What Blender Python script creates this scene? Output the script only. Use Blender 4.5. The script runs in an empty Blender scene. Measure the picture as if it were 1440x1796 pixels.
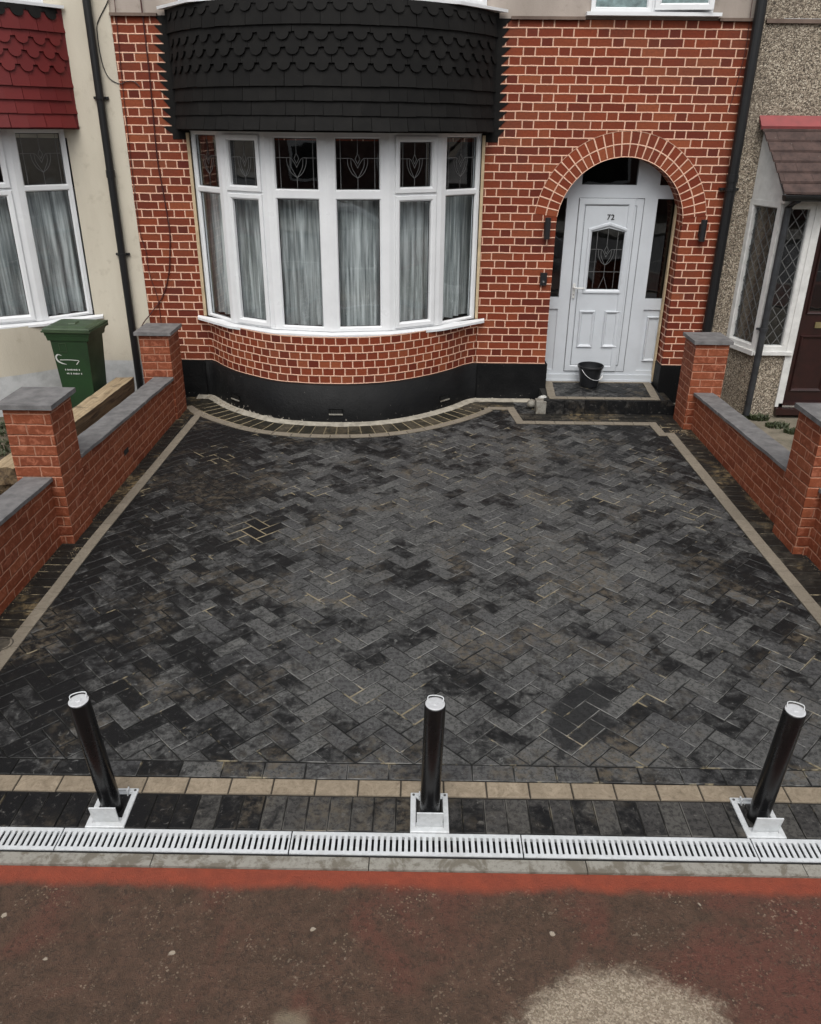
import bpy, math, random
from mathutils import Vector, Matrix
random.seed(7)
C = bpy.context.scene.collection
sc = bpy.context.scene
PI = math.pi
D = 6.407            # facade plane (house front), Y away from the camera

# ------------------------------------------------------------------ camera
cam = bpy.data.cameras.new('camera'); camo = bpy.data.objects.new('camera', cam); C.objects.link(camo)
pit, yaw, rol = 0.44555, -0.0075, 0.0098
Fv = Vector((math.sin(yaw)*math.cos(pit), math.cos(yaw)*math.cos(pit), -math.sin(pit)))
Rv = Vector((math.cos(yaw), -math.sin(yaw), 0)); Uv = Rv.cross(Fv)
c_, s_ = math.cos(rol), math.sin(rol)
R2 = Rv*c_ + Uv*s_; U2 = Uv*c_ - Rv*s_
m = Matrix(((R2.x, U2.x, -Fv.x, 1.5237), (R2.y, U2.y, -Fv.y, -2.4560), (R2.z, U2.z, -Fv.z, 2.7929), (0, 0, 0, 1)))
camo.matrix_world = m
cam.sensor_fit = 'VERTICAL'; cam.sensor_height = 36.0; cam.lens = 1414.9*36/1796
cam.clip_start = 0.05; cam.clip_end = 2000
sc.camera = camo

# ------------------------------------------------------------------ world, sun, exposure
w = bpy.data.worlds.new('World'); sc.world = w; w.use_nodes = True
nt = w.node_tree; nt.nodes.clear()
sky = nt.nodes.new('ShaderNodeTexSky'); sky.sky_type = 'NISHITA'; sky.sun_disc = False
SUN_EL, SUN_AZ = math.radians(55), math.radians(184)      # azimuth clockwise from +Y
sky.sun_elevation = SUN_EL; sky.sun_rotation = SUN_AZ; sky.dust_density = 4.0; sky.air_density = 1.0; sky.ozone_density = 1.0
hsv = nt.nodes.new('ShaderNodeHueSaturation'); hsv.inputs['Saturation'].default_value = 0.22   # cloud cover: nearly grey
bg = nt.nodes.new('ShaderNodeBackground'); bg.inputs['Strength'].default_value = 0.13
ow = nt.nodes.new('ShaderNodeOutputWorld')
nt.links.new(sky.outputs[0], hsv.inputs['Color']); nt.links.new(hsv.outputs[0], bg.inputs[0]); nt.links.new(bg.outputs[0], ow.inputs[0])
sl = bpy.data.lights.new('sun', 'SUN'); sl.energy = 0.75; sl.angle = math.radians(40); sl.color = (1.0, 0.96, 0.9)
so = bpy.data.objects.new('sun', sl); C.objects.link(so)
sd = Vector((math.sin(SUN_AZ)*math.cos(SUN_EL), math.cos(SUN_AZ)*math.cos(SUN_EL), math.sin(SUN_EL)))
so.rotation_euler = sd.to_track_quat('Z', 'Y').to_euler()
sc.view_settings.view_transform = 'Standard'; sc.view_settings.look = 'None'
sc.view_settings.exposure = 0.63; sc.view_settings.gamma = 1.0

# ------------------------------------------------------------------ node helper
class NB:
    def __init__(s, name):
        s.m = bpy.data.materials.new(name); s.m.use_nodes = True; s.t = s.m.node_tree; s.t.nodes.clear()
        s.out = s.n('ShaderNodeOutputMaterial')
    def n(s, typ, **kw):
        x = s.t.nodes.new(typ)
        for k, v in kw.items(): setattr(x, k, v)
        return x
    def put(s, sock, v):
        if isinstance(v, bpy.types.NodeSocket): s.t.links.new(v, sock)
        elif v is not None:
            if sock.type == 'RGBA' and len(v) == 3: v = (*v, 1)
            sock.default_value = v
    def math(s, op, a, b=None, c=None, clamp=False):
        x = s.n('ShaderNodeMath', operation=op); x.use_clamp = clamp
        s.put(x.inputs[0], a)
        if b is not None: s.put(x.inputs[1], b)
        if c is not None: s.put(x.inputs[2], c)
        return x.outputs[0]
    def vmath(s, op, a, b=None):
        x = s.n('ShaderNodeVectorMath', operation=op); s.put(x.inputs[0], a)
        if b is not None: s.put(x.inputs[1], b)
        return x.outputs[0]
    def sep(s, v):
        x = s.n('ShaderNodeSeparateXYZ'); s.put(x.inputs[0], v); return x.outputs
    def comb(s, a, b, c=0.0):
        x = s.n('ShaderNodeCombineXYZ'); s.put(x.inputs[0], a); s.put(x.inputs[1], b); s.put(x.inputs[2], c); return x.outputs[0]
    def obj(s): return s.n('ShaderNodeTexCoord').outputs['Object']
    def pos(s): return s.n('ShaderNodeNewGeometry').outputs['Position']
    def uv(s): return s.n('ShaderNodeTexCoord').outputs['UV']
    def noise(s, vec, scale, detail=3.0, rough=0.55, dist=0.0, col=False):
        x = s.n('ShaderNodeTexNoise'); s.put(x.inputs['Vector'], vec); x.inputs['Scale'].default_value = scale
        x.inputs['Detail'].default_value = detail; x.inputs['Roughness'].default_value = rough; x.inputs['Distortion'].default_value = dist
        return x.outputs['Color' if col else 'Fac']
    def voro(s, vec, scale, feat='F1', out='Distance'):
        x = s.n('ShaderNodeTexVoronoi'); x.feature = feat; s.put(x.inputs['Vector'], vec); x.inputs['Scale'].default_value = scale
        return x.outputs[out]
    def white(s, vec, col=False):
        x = s.n('ShaderNodeTexWhiteNoise'); s.put(x.inputs[0], vec); return x.outputs['Color' if col else 'Value']
    def ss(s, v, a, b, lo=0.0, hi=1.0):
        x = s.n('ShaderNodeMapRange', interpolation_type='SMOOTHSTEP'); s.put(x.inputs[0], v)
        x.inputs[1].default_value = a; x.inputs[2].default_value = b; x.inputs[3].default_value = lo; x.inputs[4].default_value = hi
        return x.outputs[0]
    def lin(s, v, a, b, lo=0.0, hi=1.0):
        x = s.n('ShaderNodeMapRange'); s.put(x.inputs[0], v)
        x.inputs[1].default_value = a; x.inputs[2].default_value = b; x.inputs[3].default_value = lo; x.inputs[4].default_value = hi
        return x.outputs[0]
    def mix(s, f, a, b, mode='MIX'):
        x = s.n('ShaderNodeMix', data_type='RGBA', blend_type=mode)
        s.put(x.inputs[0], f); s.put(x.inputs[6], a); s.put(x.inputs[7], b); return x.outputs[2]
    def ramp(s, f, stops):
        x = s.n('ShaderNodeValToRGB'); s.put(x.inputs[0], f); e = x.color_ramp.elements
        while len(e) < len(stops): e.new(0.5)
        for i, (p, c) in enumerate(stops): e[i].position = p; e[i].color = (*c, 1)
        return x.outputs[0]
    def bump(s, h, strength=0.5, dist=0.01, normal=None):
        x = s.n('ShaderNodeBump'); s.put(x.inputs['Height'], h); x.inputs['Strength'].default_value = strength
        x.inputs['Distance'].default_value = dist
        if normal is not None: s.put(x.inputs['Normal'], normal)
        return x.outputs[0]
    def bsdf(s, col, rough=0.6, normal=None, metal=0.0, spec=0.5, **kw):
        x = s.n('ShaderNodeBsdfPrincipled'); s.put(x.inputs['Base Color'], col); s.put(x.inputs['Roughness'], rough)
        s.put(x.inputs['Metallic'], metal); s.put(x.inputs['Specular IOR Level'], spec)
        if normal is not None: s.put(x.inputs['Normal'], normal)
        for k, v in kw.items(): s.put(x.inputs[k.replace('_', ' ')], v)
        s.t.links.new(x.outputs[0], s.out.inputs[0]); return x

def brick_mat(name, bond, L, h, mw, cols, mortar, rough=0.75, wob=0.004, off=(0, 0), proud=True, mort_var=0.15, dirt=0.25, smudge=None):
    b = NB(name); uv = b.uv()
    uvo = b.vmath('ADD', uv, (off[0], off[1], 0))
    wn = b.vmath('SUBTRACT', b.noise(uvo, 7.0, 2.0, col=True), (0.5, 0.5, 0.5))
    wn2 = b.vmath('SUBTRACT', b.noise(uvo, 60.0, 2.0, col=True), (0.5, 0.5, 0.5))
    sc1 = b.vmath('MULTIPLY', wn, (wob*2, wob*2, 0)); sc2 = b.vmath('MULTIPLY', wn2, (wob*0.9, wob*0.9, 0))
    p = b.vmath('ADD', b.vmath('ADD', uvo, sc1), sc2); u, v, _ = b.sep(p)
    r = b.math('DIVIDE', v, h); row = b.math('FLOOR', r); fv = b.math('MULTIPLY', b.math('SUBTRACT', r, row), h)
    par = b.math('FLOORED_MODULO', row, 2.0)
    P = L*1.5 if bond == 'flemish' else L
    jig = b.math('MULTIPLY', b.math('SUBTRACT', b.white(b.comb(row, 3.3)), 0.5), 0.0 if bond in ('stack',) else (0.05 if bond == 'flemish' else 0.06))
    sh = 0.0 if bond == 'stack' else P/2
    uu = b.math('ADD', b.math('MULTIPLY_ADD', par, sh, u), jig)
    cc = b.math('FLOOR', b.math('DIVIDE', uu, P)); f = b.math('SUBTRACT', uu, b.math('MULTIPLY', cc, P))
    dj = b.math('MINIMUM', f, b.math('SUBTRACT', P, f))
    if bond == 'flemish':
        dj = b.math('MINIMUM', dj, b.math('ABSOLUTE', b.math('SUBTRACT', f, L)))
        hd = b.math('GREATER_THAN', f, L); cid = b.math('ADD', b.math('MULTIPLY', cc, 2.0), hd)
    else: cid = cc
    dh = b.math('MINIMUM', fv, b.math('SUBTRACT', h, fv))
    d = b.math('MINIMUM', dj, dh)
    edge = b.noise(uvo, 140.0, 2.0); d = b.math('ADD', d, b.math('MULTIPLY', b.math('SUBTRACT', edge, 0.5), 0.004))
    mask = b.ss(d, mw/2-0.0012, mw/2+0.0012, 1.0, 0.0)
    rv = b.white(b.comb(cid, row, 1.7))
    bc = b.ramp(rv, [(i/(len(cols)-1), c) for i, c in enumerate(cols)])
    if bond == 'flemish': bc = b.mix(b.math('MULTIPLY', hd, b.lin(b.white(b.comb(row, cid, 4.4)), 0.2, 1.0, 0.0, 0.55)), bc, tuple(x*0.75 for x in cols[0]))
    big = b.noise(uvo, 1.3, 3.0); fine = b.noise(uvo, 45.0, 4.0, 0.65)
    bc = b.mix(b.lin(fine, 0.3, 0.75, 0.0, 0.45), bc, tuple(x*0.55 for x in cols[0]))
    bc = b.mix(b.ss(big, 0.45, 0.7, 0.0, dirt), bc, (0.05, 0.03, 0.025))
    if smudge: bc = b.mix(b.ss(b.noise(uvo, 17.0, 5.0, 0.7, 0.8), 0.46, 0.68, 0, 0.75), bc, smudge)
    mc = b.mix(b.lin(b.noise(uvo, 3.0, 4.0), 0.3, 0.7, 0.0, mort_var), mortar, tuple(x*0.45 for x in mortar))
    mc = b.mix(b.lin(fine, 0.35, 0.7, 0.0, 0.2), mc, tuple(x*0.7 for x in mortar))
    col = b.mix(mask, bc, mc)
    hgt = b.ss(d, 0.0, mw/2+0.004, 1.0 if proud else 0.0, 0.0 if proud else 1.0)
    hgt = b.math('ADD', hgt, b.math('MULTIPLY', fine, 0.35))
    b.bsdf(col, rough, b.bump(hgt, 0.8, 0.006), spec=0.3)
    return b.m

def plain(name, col, rough=0.5, metal=0.0, var=0.12, scale=8.0, bump=0.0, bscale=80.0, spec=0.5, col2=None, **kw):
    b = NB(name); o = b.pos(); n = b.noise(o, scale, 4.0, 0.6)
    c2 = col2 if col2 else tuple(x*(1-var*3) for x in col)
    c = b.mix(b.lin(n, 0.35, 0.75), col, c2)
    nm = b.bump(b.noise(o, bscale, 3.0), bump, 0.004) if bump else None
    b.bsdf(c, b.lin(n, 0.3, 0.7, max(rough-0.06, 0.02), min(rough+0.08, 1)), nm, metal, spec, **kw)
    return b.m

M = {}
HB = [(0.11, 0.0153, 0.0066), (0.171, 0.0283, 0.0099), (0.209, 0.0366, 0.0121), (0.248, 0.0496, 0.0165), (0.187, 0.0354, 0.0121), (0.281, 0.0732, 0.0275), (0.149, 0.0236, 0.0088), (0.226, 0.0425, 0.0132)]
PK = (0.72, 0.45, 0.325)
M['house_brick'] = brick_mat('house_brick', 'flemish', 0.225, 0.0787, 0.0122, HB, PK, off=(10.03, 10.047))
M['bay_brick'] = brick_mat('bay_brick', 'header', 0.113, 0.0787, 0.0122, HB, PK, off=(10.0, 10.047), wob=0.005)
M['arch_brick'] = brick_mat('arch_brick', 'stack', 0.0765, 0.119, 0.0120, HB[1:], PK, off=(0.0, 0.0), wob=0.003)
WB = [(0.175, 0.040, 0.016), (0.215, 0.052, 0.020), (0.245, 0.064, 0.025), (0.195, 0.047, 0.019), (0.275, 0.080, 0.034)]
M['garden_brick'] = brick_mat('garden_brick', 'stretcher', 0.225, 0.078, 0.010, WB, (0.46, 0.22, 0.14), off=(10.0, 10.0), proud=False, wob=0.008, mort_var=0.6, dirt=0.12, smudge=(0.36, 0.125, 0.07))
M['upvc'] = plain('upvc', (0.72, 0.735, 0.745), 0.32, var=0.03, scale=5)
M['door_upvc'] = plain('door_upvc', (0.52, 0.55, 0.58), 0.4, var=0.03, scale=5)
M['cream_seal'] = plain('cream_seal', (0.55, 0.43, 0.27), 0.7)
M['cap'] = plain('cap_stone_grey', (0.165, 0.161, 0.16), 0.75, var=0.17, scale=11, bump=0.25, bscale=60)
M['black_gloss'] = plain('black_gloss', (0.004, 0.004, 0.0045), 0.28, var=0.1)
M['black_plastic'] = plain('black_plastic', (0.014, 0.015, 0.017), 0.38, var=0.15, scale=20)
M['pipe_black'] = plain('pipe_black', (0.007, 0.0075, 0.0085), 0.42, var=0.2, scale=6)
M['pipe_grey'] = plain('pipe_grey', (0.035, 0.038, 0.042), 0.4, var=0.2, scale=12)
M['cable'] = plain('cable_red_brown', (0.06, 0.012, 0.01), 0.5)
M['cable_black'] = plain('cable_black', (0.012, 0.011, 0.011), 0.5)
M['lead'] = plain('lead', (0.17, 0.175, 0.175), 0.45, metal=0.3)
M['chrome'] = plain('chrome', (0.7, 0.7, 0.7), 0.25, metal=0.9, var=0.03)
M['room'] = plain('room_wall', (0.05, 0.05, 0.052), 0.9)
M['green'] = plain('green_plastic', (0.016, 0.046, 0.016), 0.45, var=0.15, scale=4, bump=0.05)
M['green_lid'] = plain('green_lid', (0.045, 0.075, 0.036), 0.5, var=0.15, scale=5, bump=0.08)
M['white_mark'] = plain('white_mark', (0.6, 0.62, 0.58), 0.6)
M['brown_door'] = plain('brown_door', (0.028, 0.009, 0.008), 0.35, var=0.2)
M['brass'] = plain('brass', (0.45, 0.38, 0.2), 0.35, metal=0.8)
M['white_paint'] = plain('white_paint', (0.62, 0.62, 0.6), 0.5, var=0.08, scale=10)
M['ink'] = plain('ink', (0.015, 0.015, 0.015), 0.5)

b = NB('skirt_black'); o = b.pos(); rv = b.n('ShaderNodeAttribute', attribute_name='rnd').outputs['Fac']
n = b.noise(o, 5, 4, 0.6); n2 = b.noise(o, 120, 3)
c = b.mix(rv, (0.0072, 0.0070, 0.0068), (0.0100, 0.0097, 0.0093)); c = b.mix(b.lin(n, 0.45, 0.75, 0, 0.35), c, (0.020, 0.019, 0.0175))
c = b.mix(b.ss(b.noise(o, 38, 5, 0.8), 0.60, 0.72, 0, 0.35), c, (0.05, 0.048, 0.042))
b.bsdf(c, 0.75, b.bump(n2, 0.35, 0.003), spec=0.14); M['tile_black'] = b.m
b = NB('skirt_red'); o = b.pos(); rv = b.n('ShaderNodeAttribute', attribute_name='rnd').outputs['Fac']; n = b.noise(o, 6, 4, 0.6)
c = b.mix(rv, (0.115, 0.0095, 0.0095), (0.14, 0.013, 0.012)); c = b.mix(b.lin(n, 0.45, 0.75, 0, 0.3), c, (0.10, 0.014, 0.014))
b.bsdf(c, 0.6, b.bump(b.noise(o, 100, 3), 0.2, 0.003), spec=0.4); M['tile_red'] = b.m
b = NB('roof_brown'); o = b.pos(); n = b.noise(o, 9, 4, 0.6); v = b.voro(o, 9.0)
c = b.mix(b.lin(n, 0.35, 0.7), (0.080, 0.048, 0.040), (0.036, 0.021, 0.018)); c = b.mix(b.ss(b.noise(o, 28, 5, 0.75), 0.5, 0.66, 0, 0.6), c, (0.03, 0.019, 0.018)); c = b.mix(b.ss(v, 0.03, 0.07, 0.6, 0.0), c, (0.25, 0.23, 0.2))
b.bsdf(c, 0.8, b.bump(b.noise(o, 90, 3), 0.4, 0.004)); M['roof_brown'] = b.m
b = NB('flash_red'); o = b.pos(); b.bsdf(b.mix(b.lin(b.noise(o, 8, 3), 0.3, 0.7), (0.28, 0.06, 0.06), (0.2, 0.05, 0.05)), 0.6); M['flash_red'] = b.m

# plinth black paint, worn and splashed near the ground
b = NB('plinth_black'); o = b.pos(); x, y, z = b.sep(o)
n = b.noise(o, 4, 5, 0.65); f = b.noise(o, 40, 4, 0.7)
c = b.mix(b.lin(n, 0.45, 0.8, 0, 0.8), (0.0036, 0.0039, 0.0043), (0.010, 0.0104, 0.0104))
low = b.ss(z, 0.0, 0.14, 1.0, 0.0); spot = b.ss(b.math('ADD', b.noise(o, 26, 3, 0.7), b.math('ADD', b.math('MULTIPLY', low, 0.11), b.math('MULTIPLY', b.math('MULTIPLY', b.ss(z, 0.01, 0.075, 1.0, 0.0), b.ss(b.math('ABSOLUTE', b.math('ADD', x, 0.22)), 0.1, 0.42, 1, 0)), 0.13))), 0.735, 0.765, 0, 1)
c = b.mix(b.math('MULTIPLY', spot, 0.85), c, (0.42, 0.39, 0.34))
b.bsdf(c, b.lin(n, 0.3, 0.7, 0.5, 0.7), b.bump(b.math('ADD', f, b.math('MULTIPLY', n, 2.0)), 0.5, 0.008), spec=0.2); M['plinth'] = b.m

# cream render
def render_mat(name, c1, c2, c3, plz=None, plc=None):
    b = NB(name); o = b.pos(); x, y, z = b.sep(o)
    st = b.vmath('MULTIPLY', o, (1.0, 1.0, 0.25))
    n = b.noise(st, 2.2, 5, 0.6); n2 = b.noise(o, 9, 4, 0.65)
    c = b.mix(b.lin(n, 0.35, 0.7), c1, c2); c = b.mix(b.ss(n2, 0.55, 0.75, 0, 0.5), c, c3)
    if plz:
        zz = b.math('ADD', z, b.math('MULTIPLY', b.math('SUBTRACT', n2, 0.5), 0.01))
        pc = b.mix(b.lin(n2, 0.4, 0.7), plc, tuple(v*0.75 for v in plc))
        c = b.mix(b.ss(zz, plz-0.004, plz+0.004, 1, 0), c, pc)
    b.bsdf(c, 0.85, b.bump(b.noise(o, 60, 4, 0.7), 0.35, 0.006), spec=0.2); return b.m
M['cream'] = render_mat('cream_render', (0.55, 0.51, 0.42), (0.46, 0.42, 0.34), (0.37, 0.33, 0.26), 0.40, (0.47, 0.48, 0.48))
M['pink_render'] = render_mat('pink_render', (0.38, 0.33, 0.29), (0.30, 0.26, 0.225), (0.2, 0.17, 0.14))
M['string_course'] = render_mat('string_course', (0.2, 0.15, 0.12), (0.09, 0.065, 0.055), (0.05, 0.04, 0.035))
M['cement'] = plain('cement', (0.36, 0.33, 0.27), 0.9, var=0.18, scale=14, bump=0.5, bscale=50)

# pebbledash
b = NB('pebbledash'); o = b.pos()
v = b.n('ShaderNodeTexVoronoi'); b.put(v.inputs['Vector'], b.vmath('ADD', o, b.vmath('MULTIPLY', b.noise(o, 30, 2, col=True), (0.03, 0.03, 0.03)))); v.inputs['Scale'].default_value = 92
cr, cg, cb = b.sep(v.outputs['Color'])
c = b.ramp(cr, [(0, (0.055, 0.047, 0.038)), (0.22, (0.17, 0.14, 0.105)), (0.5, (0.30, 0.25, 0.19)), (0.75, (0.42, 0.36, 0.275)), (1, (0.58, 0.52, 0.42))])
c = b.mix(b.ss(v.outputs['Distance'], 0.5, 0.85), c, (0.11, 0.09, 0.07))
c = b.mix(b.ss(b.noise(o, 1.6, 3), 0.4, 0.7, 0, 0.35), c, (0.13, 0.108, 0.085))
b.bsdf(c, 0.85, b.bump(b.math('SUBTRACT', 1.0, v.outputs['Distance']), 0.8, 0.010), spec=0.25); M['pebbledash'] = b.m

# block paving: tint comes from one random number per block ('rnd'), stains and wear from patches
def paver_mat(name, dark, grey, sand_joint=0.5, wear=0.5, dirt=(0.10, 0.082, 0.058), bias=0.0, sandy=0.0):
    b = NB(name); o = b.pos(); rv = b.n('ShaderNodeAttribute', attribute_name='rnd').outputs['Fac']
    jt = b.n('ShaderNodeAttribute', attribute_name='joint').outputs['Fac']
    x, y, z = b.sep(o)
    r2 = b.white(b.comb(rv, 5.1)); r3 = b.white(b.comb(rv, 9.7))
    blk = b.comb(b.math('MULTIPLY', rv, 91.0), b.math('MULTIPLY', rv, 37.0), 0.0)
    pb = b.vmath('ADD', o, blk)
    n1 = b.noise(o, 1.5, 4, 0.6, 0.5); nm = b.noise(o, 5.2, 5, 0.66, 0.9); n2 = b.noise(pb, 13, 6, 0.72, 0.8); n3 = b.noise(pb, 42, 5, 0.75)
    # worn grey in the middle, sealed darker round the edges and towards the house
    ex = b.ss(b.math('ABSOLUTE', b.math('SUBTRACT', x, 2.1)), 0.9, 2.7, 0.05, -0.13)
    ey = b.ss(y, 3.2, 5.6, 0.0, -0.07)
    s = b.math('ADD', b.math('MULTIPLY', n1, 0.46), b.math('ADD', b.math('MULTIPLY', nm, 0.36), b.math('MULTIPLY', n2, 0.56)))
    s = b.math('ADD', s, b.math('MULTIPLY', b.math('SUBTRACT', rv, 0.5), 0.20))
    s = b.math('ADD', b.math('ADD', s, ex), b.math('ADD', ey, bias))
    g = b.ss(s, 0.565, 0.78)
    gc = b.mix(r2, grey, tuple(v*q for v, q in zip(grey, (0.62, 0.62, 0.65))))
    c = b.mix(g, dark, gc)
    c = b.mix(b.ss(n3, 0.46, 0.60, 0, 0.6), c, tuple(v*1.1 for v in dark))
    c = b.mix(b.ss(b.noise(pb, 26, 5, 0.75, 0.5), 0.58, 0.68, 0, 0.55), c, tuple(v*1.7 for v in grey))
    nd = b.noise(b.vmath('ADD', o, (7.7, 2.2, 0)), 1.7, 4, 0.6, 0.6); nd2 = b.noise(o, 17, 5, 0.75)
    dm = b.math('MULTIPLY', b.ss(nd, 0.50, 0.66), b.ss(nd2, 0.42, 0.62))
    c = b.mix(b.math('MULTIPLY', dm, wear), c, dirt)
    # spilt sealer: blotches with firm edges, one long one near the right front
    sp = b.ss(b.noise(b.vmath('ADD', o, (3.1, 8.2, 0)), 2.9, 4, 0.6, 1.0), 0.65, 0.72)
    wob = b.math('MULTIPLY', b.math('SUBTRACT', b.noise(o, 6.5, 5, 0.7, 0.5), 0.5), 1.9)
    ux = b.math('DIVIDE', b.math('SUBTRACT', b.math('MULTIPLY_ADD', y, -0.42, x), 2.02), 0.17); uy = b.math('DIVIDE', b.math('SUBTRACT', y, 0.93), 0.36)
    el = b.math('ADD', b.math('SQRT', b.math('ADD', b.math('MULTIPLY', ux, ux), b.math('MULTIPLY', uy, uy))), wob)
    sp = b.math('MAXIMUM', sp, b.ss(el, 0.75, 1.1, 1.0, 0.0))
    c = b.mix(b.math('MULTIPLY', sp, 0.8), c, tuple(v*1.3 for v in dark))
    # pale arrises on some blocks: worn, with light caught on chamfers painted in; open joints black or filled with sand in places
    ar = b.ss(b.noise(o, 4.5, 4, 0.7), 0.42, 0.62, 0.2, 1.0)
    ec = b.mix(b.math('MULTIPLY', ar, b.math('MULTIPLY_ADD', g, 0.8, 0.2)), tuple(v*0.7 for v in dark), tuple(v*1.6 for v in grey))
    d1x = b.math('SUBTRACT', x, 0.29); d1y = b.math('SUBTRACT', y, 3.02); r1 = b.math('SQRT', b.math('ADD', b.math('MULTIPLY', d1x, d1x), b.math('MULTIPLY', d1y, d1y)))
    spot = b.ss(b.math('ADD', r1, b.math('MULTIPLY', nm, 0.3)), 0.22, 0.44, 0.75, 0)
    sj = b.ss(b.math('ADD', b.math('MULTIPLY', b.noise(o, 1.5, 3, 0.6), 0.6), b.math('MULTIPLY', b.noise(o, 6, 4, 0.75), 0.6)), 0.665-sandy, 0.74-sandy)
    sj = b.math('MAXIMUM', b.math('MULTIPLY', sj, sand_joint), spot)
    jc = b.mix(sj, (0.006, 0.006, 0.006), (0.42, 0.36, 0.23))
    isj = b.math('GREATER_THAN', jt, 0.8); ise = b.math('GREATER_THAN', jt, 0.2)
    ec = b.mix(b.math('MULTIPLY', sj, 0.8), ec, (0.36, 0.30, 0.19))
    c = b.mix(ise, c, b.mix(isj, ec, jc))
    ro = b.math('ADD', b.lin(g, 0, 1, 0.55, 0.75), b.math('MULTIPLY', b.math('SUBTRACT', n3, 0.5), 0.2))
    h = b.math('ADD', b.math('MULTIPLY', n3, 0.5), b.noise(o, 150, 3, 0.7))
    b.bsdf(c, ro, b.bump(h, 0.5, 0.004), spec=0.2); return b.m
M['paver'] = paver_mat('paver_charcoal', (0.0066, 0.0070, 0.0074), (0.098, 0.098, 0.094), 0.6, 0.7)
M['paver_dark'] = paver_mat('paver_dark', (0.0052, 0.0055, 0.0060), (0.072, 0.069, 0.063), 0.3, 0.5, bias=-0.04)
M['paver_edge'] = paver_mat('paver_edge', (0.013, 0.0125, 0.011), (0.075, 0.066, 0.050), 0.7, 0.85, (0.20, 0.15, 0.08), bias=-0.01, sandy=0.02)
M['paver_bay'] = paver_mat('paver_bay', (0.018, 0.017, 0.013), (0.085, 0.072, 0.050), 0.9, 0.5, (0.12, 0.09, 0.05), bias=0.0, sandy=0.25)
def beige_mat(name, a, bb, jc):
    b = NB(name); o = b.pos(); rv = b.n('ShaderNodeAttribute', attribute_name='rnd').outputs['Fac']; jt = b.n('ShaderNodeAttribute', attribute_name='joint').outputs['Fac']
    n = b.noise(o, 10, 6, 0.75, 1.6); c = b.mix(b.lin(n, 0.35, 0.7), a, bb)
    c = b.mix(b.math('MULTIPLY', rv, 0.5), c, tuple(v*0.62 for v in a)); c = b.mix(b.ss(b.noise(o, 60, 4, 0.7), 0.5, 0.7, 0, 0.4), c, tuple(v*0.5 for v in bb))
    c = b.mix(jt, c, jc); b.bsdf(c, 0.8, b.bump(b.noise(o, 120, 4, 0.7), 0.4, 0.004), spec=0.3); return b.m
M['beige'] = beige_mat('paver_beige', (0.31, 0.255, 0.185), (0.14, 0.11, 0.075), (0.035, 0.03, 0.024))
M['beige_line'] = beige_mat('paver_buff_line', (0.235, 0.205, 0.160), (0.165, 0.143, 0.11), (0.075, 0.065, 0.05))
M['joint_sand'] = plain('joint_sand', (0.012, 0.0115, 0.010), 0.95, var=0.2, scale=3)

# footpath: old wet tarmac with red dust
b = NB('red_tarmac'); o = b.pos(); x, y, z = b.sep(o)
n1 = b.noise(o, 1.9, 5, 0.6, 0.5); n2 = b.noise(o, 14, 5, 0.7); n3 = b.noise(o, 130, 3, 0.75); vv = b.n('ShaderNodeTexVoronoi'); b.put(vv.inputs['Vector'], o); vv.inputs['Scale'].default_value = 150
c = b.mix(b.lin(n2, 0.35, 0.7), (0.056, 0.035, 0.023), (0.092, 0.053, 0.036))
xr = b.ss(x, 1.2, 3.3, -0.03, 0.13)
c = b.mix(b.ss(b.math('ADD', n1, xr), 0.49, 0.72, 0, 0.8), c, (0.108, 0.039, 0.028))
c = b.mix(b.ss(b.noise(o, 48, 6, 0.85, 0.4), 0.50, 0.60, 0, 0.7), c, (0.030, 0.021, 0.015))
c = b.mix(b.math('MULTIPLY', b.ss(b.noise(o, 75, 5, 0.8, 0.6), 0.60, 0.68, 0, 0.7), b.ss(b.noise(o, 3.3, 4, 0.7), 0.42, 0.62, 0.1, 1)), c, (0.20, 0.155, 0.11))
vr = b.sep(vv.outputs['Color'])[0]
c = b.mix(b.math('MULTIPLY', b.ss(vr, 0.86, 0.97), b.ss(b.noise(o, 4.1, 5, 0.75, 1), 0.48, 0.66, 0.03, 0.5)), c, (0.33, 0.27, 0.20))
wv = b.n('ShaderNodeTexNoise'); b.put(wv.inputs['Vector'], b.vmath('MULTIPLY', b.vmath('ADD', o, b.vmath('MULTIPLY', b.noise(o, 2, 2, col=True), (.5, .5, 0))), (38, 9, 1))); wv.inputs['Scale'].default_value = 1; wv.inputs['Detail'].default_value = 6; wv.inputs['Roughness'].default_value = .8
c = b.mix(b.math('MULTIPLY', b.ss(wv.outputs[0], 0.60, 0.70), b.ss(n1, 0.4, 0.6, 0.1, 0.5)), c, (0.19, 0.145, 0.105))
# red strip beside the kerb, soft uneven edge
ny = b.math('ADD', y, b.math('MULTIPLY', b.math('SUBTRACT', b.noise(o, 3.5, 6, 0.75, 0.6), 0.5), 0.11))
c = b.mix(b.ss(ny, -0.175, -0.118), c, b.mix(b.lin(n2, 0.3, 0.7), (0.255, 0.056, 0.029), (0.18, 0.043, 0.025)))
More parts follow.
